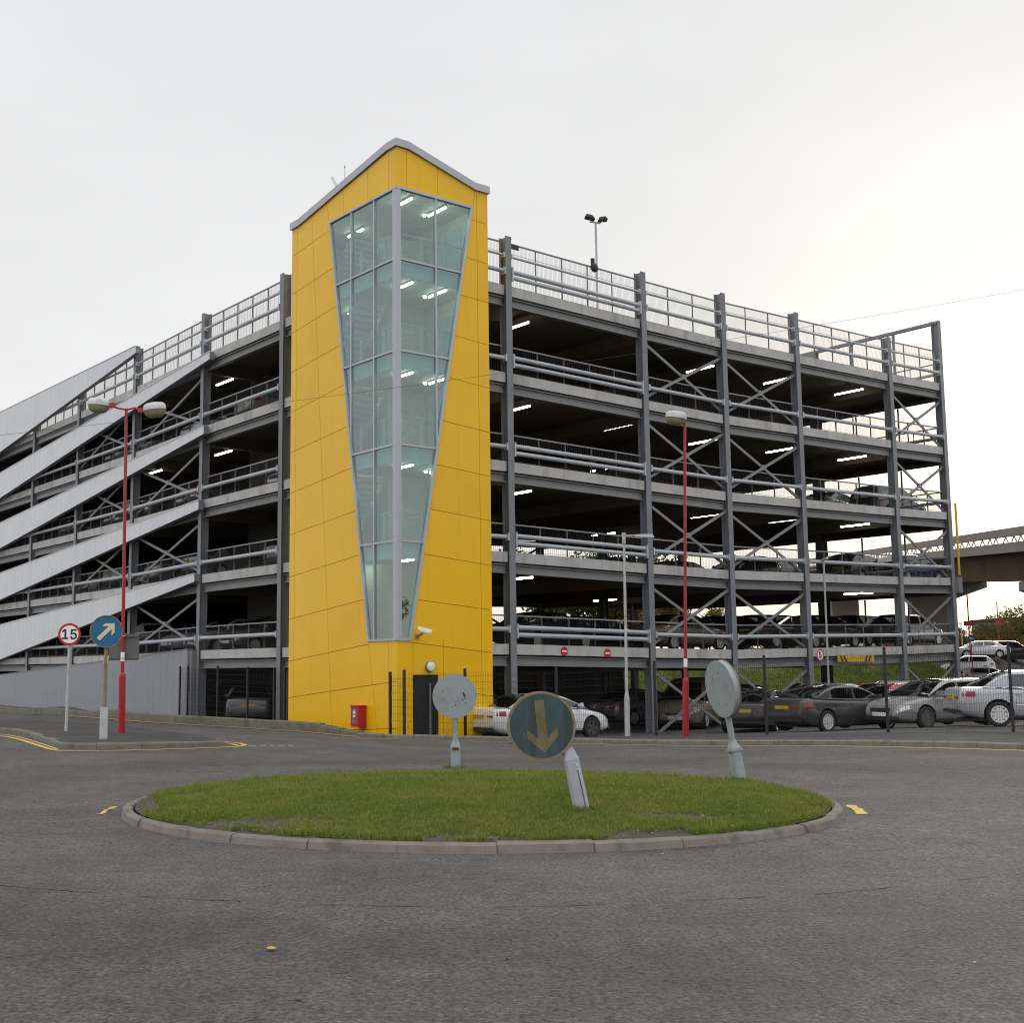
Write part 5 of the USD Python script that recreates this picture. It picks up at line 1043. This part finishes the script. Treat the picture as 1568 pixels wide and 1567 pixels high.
car('saloon', BLACKP, place(1150, 55), heading_at(1150, 80), 'black saloon under the second cross brace with a pale lit roof edge')
car('estate', WHITEP, place(1292, 52), heading_at(1292, 75), 'white estate glimpsed beyond the roof of the dark grey saloon')
car('hatch', SILVER, place(1405, 50), heading_at(1405, 80), 'silver hatchback glimpsed beyond the grey silver estate')
car('saloon', GREYBL, place(1462, 47), heading_at(1462, 85), 'slate grey saloon glimpsed between the estate and the pale silver saloon')
car('saloon', GREYBL, uw(-2.7, 12.9)[:2], (-.12, 1), 'dark grey saloon seen from behind in the ground floor bay left of the tower', z=-.45)
car('hatch', SILVER, uw(-.4, 10.4)[:2], (-.05, 1), 'silver hatchback seen from behind, tight against the tower on the ground floor', z=-.45)
for (u_, w_, hd, kd, cl, lab) in ((3.2, 12, U, 'saloon', BLACKP, 'black saloon in the dark ground floor behind the white saloon'), (7.0, 8.5, U, 'hatch', GREYBL, 'slate hatchback in the dark ground floor behind the silver saloon'), (-.2, 6, U, 'saloon', DKGREY, 'dark grey saloon in the shade right of the tower foot')):
    car(kd, cl, uw(u_, w_)[:2], hd[:2], lab, z=-.6)
# cars on the decks, by deck and bay
def ucross(px, w_): X = on_plane(px, 1000, uw(0, w_), -W); return float((X-A0) @ U)
def wcross(px, u_): X = on_plane(px, 1000, uw(u_, 0), -U); return float((X-A0) @ W)
DECKCARS = [
 (2, 1374, 4.2, rot2(U, 0), 'suv', DKGREY, 'dark sport utility car on the third deck at the far right end'), (2, 1283, 5.6, rot2(U, 8), 'saloon', BLACKP, 'black saloon on the third deck left of the dark sport utility car'), (2, 1222, 9.0, rot2(W, 0), 'saloon', BLACKP, 'low black roof on the third deck behind the fourth column from the tower'),
 (1, 1395, 4.0, rot2(U, 0), 'saloon', BLUE, 'dark blue saloon on the second deck at the far right end'), (1, 1322, 5.4, rot2(U, 6), 'hatch', GREYBL, 'slate hatchback on the second deck left of the dark blue saloon'), (1, 1290, 11.5, rot2(W, 0), 'estate', BLACKP, 'black estate on the second deck against the bright gap'),
 (1, 1190, 9.0, rot2(U, 0), 'saloon', BLUE, 'dark blue saloon on the second deck behind the second braced bay'), (1, 1135, 9.0, rot2(W, 0), 'hatch', BLACKP, 'black hatchback on the second deck behind the third column from the tower'), (1, 925, 11.5, rot2(W, 0), 'saloon', BLACKP, 'black saloon roof in the bright gap on the second deck'), (1, 1052, 12, rot2(U, 0), 'hatch', BLACKP, 'black hatchback in the bright gap beside the red lamp post'),
 (0, 1392, 3.4, rot2(U, 0), 'hatch', SILVER, 'silver hatchback on the lowest deck at the far right end'), (0, 1330, 4.8, rot2(U, 4), 'estate', BLACKP, 'black estate on the lowest deck left of the silver hatchback'), (0, 1262, 4.6, rot2(U, 0), 'hatch', DKGREY, 'dark grey hatchback on the lowest deck behind the fourth column'), (0, 1195, 4.0, rot2(U, 0), 'estate', BLACKP, 'black estate on the lowest deck in the second braced bay'),
 (0, 1043, 3.6, rot2(U, 0), 'saloon', BEIGE, 'beige saloon on the lowest deck behind the red lamp post'), (0, 1128, 5.6, rot2(U, 0), 'hatch', BLACKP, 'black hatchback on the lowest deck between the two braced bays'), (0, 905, 6.5, rot2(U, 0), 'saloon', BLACKP, 'black saloon on the lowest deck above the no entry signs'), (0, 835, 5.0, rot2(U, 5), 'saloon', DKGREY, 'dark grey saloon on the lowest deck nearest the tower')]
for lv, px_, w_, hd, kd, cl, lab in DECKCARS:
    u_ = ucross(px_, w_); car(kd, cl, uw(u_, w_)[:2], hd, lab, z=LV[lv]+camber(u_)-.005, details=lv < 2)
LEFTCARS = [
 (0, 355, -1.6, (-.75, -.66), 'hatch', SILVER, 'silver hatchback facing out on the lowest deck left of the tower'), (0, 412, -1.4, (-.75, -.66), 'hatch', GREYBL, 'slate hatchback facing out on the lowest deck right beside the tower'), (0, 323, -1.4, (-.75, -.66), 'saloon', ICE, 'pale silver saloon facing out on the lowest deck beside the left corner column'), (0, 243, -1.6, (-.75, -.66), 'hatch', WHITEP, 'white hatchback on the lowest deck behind the blue arrow sign'), (0, 280, -1.5, (-.75, -.66), 'saloon', BLUE, 'dark blue saloon on the lowest deck behind the lower left cross brace'),
 (1, 362, -1.6, (.75, .66), 'saloon', MID, 'grey saloon side on, on the second deck left of the tower'), (1, 232, -1.6, (.75, .66), 'saloon', MID, 'grey saloon on the second deck behind the left red lamp post'), (1, 160, -1.5, (-.75, -.66), 'hatch', SILVER, 'silver hatchback on the second deck behind the far left cross brace'),
 (2, 345, -1.5, (.75, .66), 'hatch', REDP, 'dark red hatchback on the third deck left of the tower'), (2, 270, -1.5, (-.75, -.66), 'saloon', GREYBL, 'slate saloon facing out on the third deck behind the cross brace'), (2, 235, -1.5, (-.75, -.66), 'hatch', MID, 'grey hatchback facing out on the third deck beside the red lamp post'), (2, 155, -1.6, (-.75, -.66), 'saloon', SILVER, 'silver saloon facing out on the third deck at the far left')]
for lv, px_, u_, hd, kd, cl, lab in LEFTCARS:
    w_ = wcross(px_, u_); car(kd, cl, uw(u_, w_)[:2], hd, lab, z=LV[lv]-.105, details=lv < 1)

# more cars filling the left hand decks, copies of the ones above
_proto = {}
for p in stage.GetPrimAtPath('/World').GetChildren():
    if p.GetName().startswith('parked_car'): _proto.setdefault(p.GetCustomDataByKey('label'), p)
def proto(word): return next(p for l, p in _proto.items() if word in l)
SRC = [('silver', proto('silver hatchback facing out on the lowest deck left')), ('grey', proto('grey saloon side on')), ('white', proto('white hatchback on the lowest deck behind')), ('slate', proto('slate saloon facing out')), ('black', proto('black hatchback on the lowest deck between'))]
ORD = ['fourth', 'fifth', 'sixth', 'seventh', 'eighth', 'ninth']
rg = np.random.default_rng(9)
for lv, wl in ((0, (23.0, 25.6, 28.2, 30.8)), (1, (10.2, 20.6, 23.2, 28.4, 31.0)), (2, (9.8, 17.2, 22.6, 25.2, 30.4)), (3, (12.0, 17.4, 22.8, 25.4))):
    for k, w_ in enumerate(wl):
        nm, sp = SRC[int(rg.integers(0, 5))]; X = uw(-1.5+rg.uniform(-.3, .3), w_+rg.uniform(-.2, .2), LV[lv]-.105); d = (-.8, -.6) if rg.random() < .6 else (.8, .6)
        copy_of(sp, 'parked_car', X, math.atan2(d[1], d[0])+rg.uniform(-.06, .06), '%s car on the %s deck behind the cladding, %s in its row from the tower' % (nm, ('lowest', 'second', 'third', 'fourth')[lv], ('nearest', 'second', 'third', 'fourth', 'last')[k]), 'car')

# ------------------------------------------------------------------ beyond the car park: bank, upper cars, viaduct, trees
M['bankgrass'] = plain('bank_grass', (.085, .115, .018), .95, 0, .35, .8, bump=.8, bscale=8)
us_, ws_ = np.arange(4.5, 66, 1.0), np.arange(20.0, 29.5, .8); Ug, Wg = np.meshgrid(us_, ws_); X, Y = A0[0]+U[0]*Ug+W[0]*Wg, A0[1]+U[1]*Ug+W[1]*Wg; i = np.arange(X.size).reshape(X.shape)
obj('grass_bank', (np.stack([X.ravel(), Y.ravel(), (ground_z(X, Y)+.06).ravel()], 1), np.stack([i[:-1, :-1], i[:-1, 1:], i[1:, 1:], i[1:, :-1]], -1).reshape(-1, 4)), M['bankgrass'], None, 'green grass bank rising behind the car park', kind='structure', smooth=True)
def blade_clump(rg):
    v, f = [], []
    for k in range(9):
        a = rg.uniform(0, 6.283); b = V([rg.normal(0, .16), rg.normal(0, .16), -.02]); d = V([math.cos(a), math.sin(a), 0]); sd = V([-d[1], d[0], 0])*.03; h = rg.uniform(.10, .28); i = len(v)
        v += [b-sd, b+sd, b+d*h*.5+UP*h]; f.append((i, i+1, i+2))
    return np.array(v), f
rg = np.random.default_rng(21); nb_ = 9000; uu, ww_ = rg.uniform(5, 65, nb_), rg.uniform(20.2, 29, nb_); X, Y = A0[0]+U[0]*uu+W[0]*ww_, A0[1]+U[1]*uu+W[1]*ww_
scatter('bank_grass', [blade_clump(np.random.default_rng(60+k)) for k in range(3)], M['grass'], np.c_[X, Y, ground_z(X, Y)+.05], rg.integers(0, 3, nb_), rg.random(nb_)*6.28, .8+rg.random(nb_)*.6, 'rough grass on the bank behind the car park')
def upper(px_, py_): return on_ground(px_, py_)
UPC = [(1513, 1013.5, 20, 'hatch', SILVER, 'silver hatchback on the bank top right of the car park'), (1478, 1008, 200, 'hatch', WHITEP, 'white hatchback on the bank top beside the corner column'), (1553, 1004, 30, 'suv', BLACKP, 'black off road car at the right edge on the bank top'), (1500, 998, 190, 'saloon', WHITEP, 'white saloon behind the silver hatchback on the bank top'),
       (1420, 1004, 200, 'saloon', WHITEP, 'white saloon on the bank top seen under the last bay'), (1372, 1011, 10, 'hatch', REDP, 'red hatchback on the bank top seen under the deck'), (1318, 1010, 190, 'saloon', WHITEP, 'white saloon on the bank top behind the height bar')]
for px_, py_, off, kd, cl, lab in UPC:
    d = view_dir(px_); dist = {1513: 98, 1478: 100, 1553: 108, 1500: 106, 1420: 108, 1372: 106, 1318: 106}[px_]; X = at_depth(px_, 1000, dist); car(kd, cl, X[:2], heading_at(px_, 60+off), lab, details=False)
# viaduct
M['girder'] = plain('brown_girder', (.070, .043, .026), .9, 0, .15, .5, spec=.15, dirt=(.035, .022, .014), dscale=.6)
M['girder2'] = plain('viaduct_concrete', (.20, .175, .15), .85, 0, .12, .5)
vd = thing('viaduct', 'raised brown road viaduct crossing behind the right end of the car park', 'viaduct')
VD = V([.150, 1.0]); VD /= np.linalg.norm(VD); V0 = V([33.4, 80.0]); VN = V([VD[1], -VD[0]])
def vz(t, y): return y + .062*t
def vpt(t, o, z): p = V0+VD*t+VN*o; return V([p[0], p[1], z+.062*t])
def vbox(t0, t1, o0, o1, z0, z1): m = wmb(); m.hexa([vpt(t0,o0,z0),vpt(t1,o0,z0),vpt(t1,o1,z0),vpt(t0,o1,z0),vpt(t0,o0,z1),vpt(t1,o0,z1),vpt(t1,o1,z1),vpt(t0,o1,z1)]); return m
for t0 in range(-48, 120, 24):
    a, b = t0+.06, t0+23.94
    obj('girder', vbox(a, b, .5, 1.1, 6.95, 8.5), M['girder'], vd); obj('fascia_beam', vbox(a, b, 0, 1.3, 8.51, 8.86), M['girder2'], vd)
    obj('parapet_beam', vbox(a, b, .1, .45, 9.42, 9.86), M['girder2'], vd); obj('deck', vbox(a, b, 1.31, 10, 8.3, 8.7), M['girder2'], vd); obj('girder', vbox(a, b, 8.6, 9.2, 6.95, 8.29), M['girder'], vd)
    obj('soffit', vbox(a, b, 1.12, 8.58, 7.6, 7.75), M['girder'], vd); obj('parapet_beam', vbox(a, b, 9.6, 9.95, 9.2, 9.5), M['girder2'], vd)
    obj('low_parapet', vbox(a, b, .2, .34, 8.87, 9.07), M['girder2'], vd)
    for k in range(16):
        s = t0+.7+k*1.5+(.35 if k % 3 == 0 else 0); m = wmb(); m.bar(vpt(s, .27, 9.08), vpt(s+.42, .27, 9.41), .045, .045); m.bar(vpt(s+.43, .27, 9.41), vpt(s+.9, .27, 9.08), .045, .045); obj('lattice', m, M['galv'], vd)
for tp in (-13, 27, 67):
    z = 6.94+.062*tp; c = vpt(tp, 4.8, 0); g0 = gz(c[0], c[1]); m = MB(O=(c[0], c[1], 0), a=(VN[0], VN[1], 0), b=(VD[0], VD[1], 0), c=(0, 0, 1))
    m.hexa([(-1.5,-.7,g0-1),(1.5,-.7,g0-1),(1.5,.7,g0-1),(-1.5,.7,g0-1),(-1.5,-.7,z-1.6),(1.5,-.7,z-1.6),(1.5,.7,z-1.6),(-1.5,.7,z-1.6)]); obj('pier', m, M['girder2'], vd)
    m = MB(O=(c[0], c[1], 0), a=(VN[0], VN[1], 0), b=(VD[0], VD[1], 0), c=(0, 0, 1)); m.hexa([(-1.5,-.7,z-1.6),(1.5,-.7,z-1.6),(1.5,.7,z-1.6),(-1.5,.7,z-1.6),(-4.4,-.8,z-.5),(4.6,-.8,z-.5),(4.6,.8,z-.5),(-4.4,.8,z-.5)]); m.box(-4.4, 4.6, -.8, .8, z-.5, z); obj('pier_head', m, M['girder2'], vd)
# trees
M['bark'] = plain('bark', (.05, .04, .03), .9, 0, .3, 6)
M['leaf1'] = leafmat('autumn_leaves', (.075, .060, .014), (.20, .135, .028), .35, .35); M['leaf2'] = leafmat('green_leaves', (.040, .055, .014), (.10, .105, .025), .3, .4)
def leaf_cloud(rg, rx, rz, n, sz, lumps=9):
    cs = np.c_[rg.normal(0, rx*.5, lumps), rg.normal(0, rx*.5, lumps), rg.uniform(-.7, .85, lumps)*rz]; rs_ = rg.uniform(.3, .55, lumps)*rx
    k = rg.integers(0, lumps, n); d = rg.normal(0, 1, (n, 3)); d /= np.linalg.norm(d, axis=1, keepdims=True); p = cs[k]+d*(rs_[k]*rg.uniform(.35, 1.0, n)**.5)[:, None]*[1, 1, .85]
    a, b = rg.normal(0, 1, (n, 3)), rg.normal(0, 1, (n, 3)); a /= np.linalg.norm(a, axis=1, keepdims=True); b -= (a*b).sum(1, keepdims=True)*a; b /= np.linalg.norm(b, axis=1, keepdims=True); s = sz*rg.uniform(.5, 1.3, n)[:, None]
    v = np.stack([p-a*s, p+b*s*.5, p+a*s, p-b*s*.5], 1).reshape(-1, 3); i = np.arange(n)[:, None]*4; return v, np.vstack([i+[0, 1, 2], i+[0, 2, 3]])
def tree_proto(name, label, loc, h, rx, mat, seed, n=2600, sz=.16, bush=False, cat='tree', group=None):
    rg = np.random.default_rng(seed); t = thing(name, label, cat, loc, 0, group); zc = h*(.60 if not bush else .5); rz = h*(.40 if not bush else .5)
    m = wmb(); m.tube([(0, 0, -.3), (.03*h, 0, h*.3), (0, .02*h, h*.62)], [.035*h*.6, .022*h*.6, .01*h*.6], 7)
    for k in range(7):
        a = rg.uniform(0, 6.28); z0 = h*rg.uniform(.25, .55); m.tube([(0, 0, z0), (math.cos(a)*rx*.4, math.sin(a)*rx*.4, z0+h*.16), (math.cos(a)*rx*.75, math.sin(a)*rx*.75, z0+h*.26)], [.010*h, .006*h, .002*h], 5)
    obj('trunk', m, M['bark'], t)
    v, f = leaf_cloud(rg, rx, rz, n, sz); v[:, 2] = np.maximum(v[:, 2]+zc, .1); obj('crown', (v, f), M[mat], t); return t
def gp(px_, d): X = at_depth(px_, 1000, d); return (X[0], X[1], gz(X[0], X[1]))
TP = {}
def tree(kind, px_, d, h, label, group=None, xy=None, yaw=0.0):
    loc = gp(px_, d) if xy is None else (xy[0], xy[1], gz(*xy))
    spec = {'autumn_tree': (7.0, 2.6, 'leaf1', 5, 2600, .17, False), 'dark_tree': (8.0, 3.0, 'leaf2', 6, 3000, .19, False), 'autumn_bush': (3.2, 2.4, 'leaf1', 7, 2200, .14, True), 'green_bush': (3.0, 2.6, 'leaf2', 8, 2200, .14, True)}[kind]
    if kind not in TP: 
        TP[kind] = tree_proto(kind, label, loc, *spec[:3], spec[3], spec[4], spec[5], spec[6], 'bush' if spec[6] else 'tree', group); s = h/spec[0]; x = UsdGeom.Xform(TP[kind]); x.AddScaleOp().Set(Gf.Vec3f(s, s, s)); return
    s = h/spec[0]; copy_of(TP[kind], kind, loc, yaw, label, 'bush' if spec[6] else 'tree', group, (s, s, s))
rg = np.random.default_rng(17)
def crown_cloud(seed, h, rx, n, sz):
    rg = np.random.default_rng(seed); v, f = leaf_cloud(rg, rx, h*.5, n, sz); v[:, 2] = np.maximum(v[:, 2]+h*.5, .05); return v, f
SP = [(1475, 150, 3.4), (1492, 155, 3.2), (1508, 140, 3.0), (1526, 150, 3.3), (1545, 138, 3.6), (1562, 146, 4.0), (1584, 140, 4.4), (1610, 140, 4.6), (1455, 150, 3.2), (1440, 160, 3.0), (1300, 140, 2.6), (1272, 142, 2.4), (1245, 138, 2.7), (1218, 140, 2.6), (1190, 140, 3.0), (1160, 138, 3.6)]
for nm, mt, sel, lab in (('golden_scrub', 'leaf1', 0, 'low band of golden scrub along the horizon behind the car park'), ('green_scrub', 'leaf2', 1, 'low band of green scrub along the horizon behind the car park')):
    Q = [q for k, q in enumerate(SP) if k % 2 == sel]; scatter(nm, [crown_cloud(70+k+5*sel, 3.2, 2.5, 2200, .14) for k in range(2)], M[mt], np.array([gp(a, b) for a, b, c in Q]), np.arange(len(Q)) % 2, np.arange(len(Q))*1.3, np.array([c/3.2 for a, b, c in Q]), lab)
for k, (px_, d, h, kd, lab) in enumerate(((1120, 112, 4.2, 'autumn_tree', 'small golden tree seen through the lowest deck at the third column from the tower'), (1088, 110, 5.0, 'autumn_tree', 'golden tree seen through the lowest deck in the first braced bay'), (1050, 106, 5.0, 'autumn_tree', 'golden tree seen through the lowest deck behind the right red lamp post'), (1012, 104, 5.8, 'autumn_tree', 'golden tree seen through the lowest deck just right of the second column'),
        (980, 108, 8.8, 'dark_tree', 'dark tree seen through the lowest deck right of the grey lamp post'), (950, 106, 7.4, 'autumn_tree', 'golden tree seen through the lowest deck behind the grey lamp post'), (915, 108, 9.0, 'dark_tree', 'dark tree seen through the lowest deck above the right no entry sign'), (880, 110, 9.0, 'dark_tree', 'dark tree seen through the lowest deck above the left no entry sign'), (845, 110, 9.0, 'dark_tree', 'dark tree seen through the lowest deck nearest the yellow tower'))):
    tree(kd, px_, d, h, lab, yaw=k*2.1)
# a wood across the road to the right, seen in the tower's glass and panels
th_ = np.radians(72+np.arange(34)*4.6); d_ = 78+9*np.sin(np.arange(34)*2.3); X, Y = d_*np.sin(th_), d_*np.cos(th_)
scatter('far_wood', [crown_cloud(90+k, 14, 4.6, 3400, .30) for k in range(3)], M['leaf2'], np.c_[X, Y, ground_z(X, Y)], np.arange(34) % 3, np.arange(34)*1.1, .9+.25*np.sin(np.arange(34)*1.7), 'dark wood across the road on the right')
# distant buildings, posts and signs
M['farwall'] = plain('far_wall', (.16, .12, .09), .9, 0, .1, .3); M['farwin'] = plain('far_window', (.05, .055, .06), .2)
fbd = thing('distant_building', 'low brown flat roofed building on the horizon at the right', 'building'); c = gp(1542, 185); m = MB(O=c, a=(1, 0, 0), b=(0, 1, 0), c=(0, 0, 1)); m.box(-2.4, 2.4, -6, 6, -1, 4.9); obj('wall', m, M['farwall'], fbd)
m = MB(O=c, a=(1, 0, 0), b=(0, 1, 0), c=(0, 0, 1)); m.box(-2.6, 2.6, -6.2, 6.2, 4.9, 5.2); obj('roof', m, M['girder'], fbd)
for x in (-1.6, -.2, 1.2):
    for z in (1.2, 3.2): m = MB(O=c, a=(1, 0, 0), b=(0, 1, 0), c=(0, 0, 1)); m.box(x-.45, x+.45, -6.05, -6.005, z, z+1.0); obj('window', m, M['farwin'], fbd)
for i, (px_, d, top, sgn, lab) in enumerate(((1486, 100, 900, 955, 'distant thin red post with a red board right of the corner column'), (1531, 118, 922, 954, 'distant thin red post with a small red board near the right edge'))):
    c = gp(px_, d); h = at_depth(px_, top, d)[2]-c[2]; zs = at_depth(px_, sgn, d)[2]-c[2]; t = thing('red_post', lab, 'post', c); m = wmb(); m.tube([(0, 0, -.3), (0, 0, h)], .05, 8); obj('pole', m, M['red'], t)
    w_ = .85 if i == 0 else .5; m = wmb(); m.box(-w_/2, w_/2, -.08, -.05, zs-.17, zs+.17); obj('board', m, M['redsign'], t)
    m = wmb(); m.lathe([(.10, -.3), (.10, 1.6), (.06, 1.7)], n=8); obj('base', m, M['red'], t)
c = gp(1488, 92); z = at_depth(1488, 978, 92)[2]-c[2]; t = thing('round_blue_sign', 'small round blue sign with a white arrow on the bank top', 'sign', c); m = wmb(); m.tube([(0, 0, -.2), (0, 0, z)], .035, 8); obj('pole', m, M['red'], t)
fr = dict(O=(0, -.05, z), a=(1, 0, 0), b=(0, 0, 1), c=(0, -1, 0)); m = MB(**fr); m.poly(disc(.27, 24), 0, .02); obj('blue_disc', m, M['blue'], t); m = MB(**fr); m.poly(arrow(.24, 90), .021, .024); obj('arrow', m, M['white'], t)
for i, (px_, d, top, lab) in enumerate(((1474, 120, 955, 'distant thin grey mast just right of the corner column'), (1545, 150, 843, 'distant grey lamp post at the right edge'))):
    c = gp(px_, d); h = at_depth(px_, top if i == 0 else 930, d)[2]-c[2]; t = thing('distant_mast', lab, 'mast', c); m = wmb(); m.tube([(0, 0, -.3), (0, 0, h)], [.07, .04], 6); obj('pole', m, M['galv'], t); m = wmb(); m.box(-.35, .1, -.08, .08, h-.05, h+.05); obj('lamp_head', m, M['galv'], t)
# overhead cable
CB = [(-90, 676), (0, 666.7), (161, 649), (300, 631), (444.6, 614.5), (520, 605), (606, 594.5), (740, 576), (856, 559), (1056, 529.6), (1181, 509), (1361, 479), (1480, 459.5), (1568, 443), (1660, 427)]
pts = np.array([at_depth(a, b, 30+.002*(a-700)) for a, b in CB]); tt = np.linspace(0, 1, len(pts)); from_ = np.linspace(0, 1, 60); d_ = np.r_[0, np.cumsum(np.linalg.norm(np.diff(pts, axis=0), axis=1))]; q = np.polyfit(d_/d_[-1], pts[:, 2], 3)
P = np.c_[np.interp(from_, d_/d_[-1], pts[:, 0]), np.interp(from_, d_/d_[-1], pts[:, 1]), np.polyval(q, from_)]
m = wmb(); m.tube(P, .0042, 5); obj('overhead_cable', m, M['black'], None, 'thin dark overhead cable crossing in front of the tower', 'cable')
for k, e in ((0, -1), (-1, 1)):
    pass
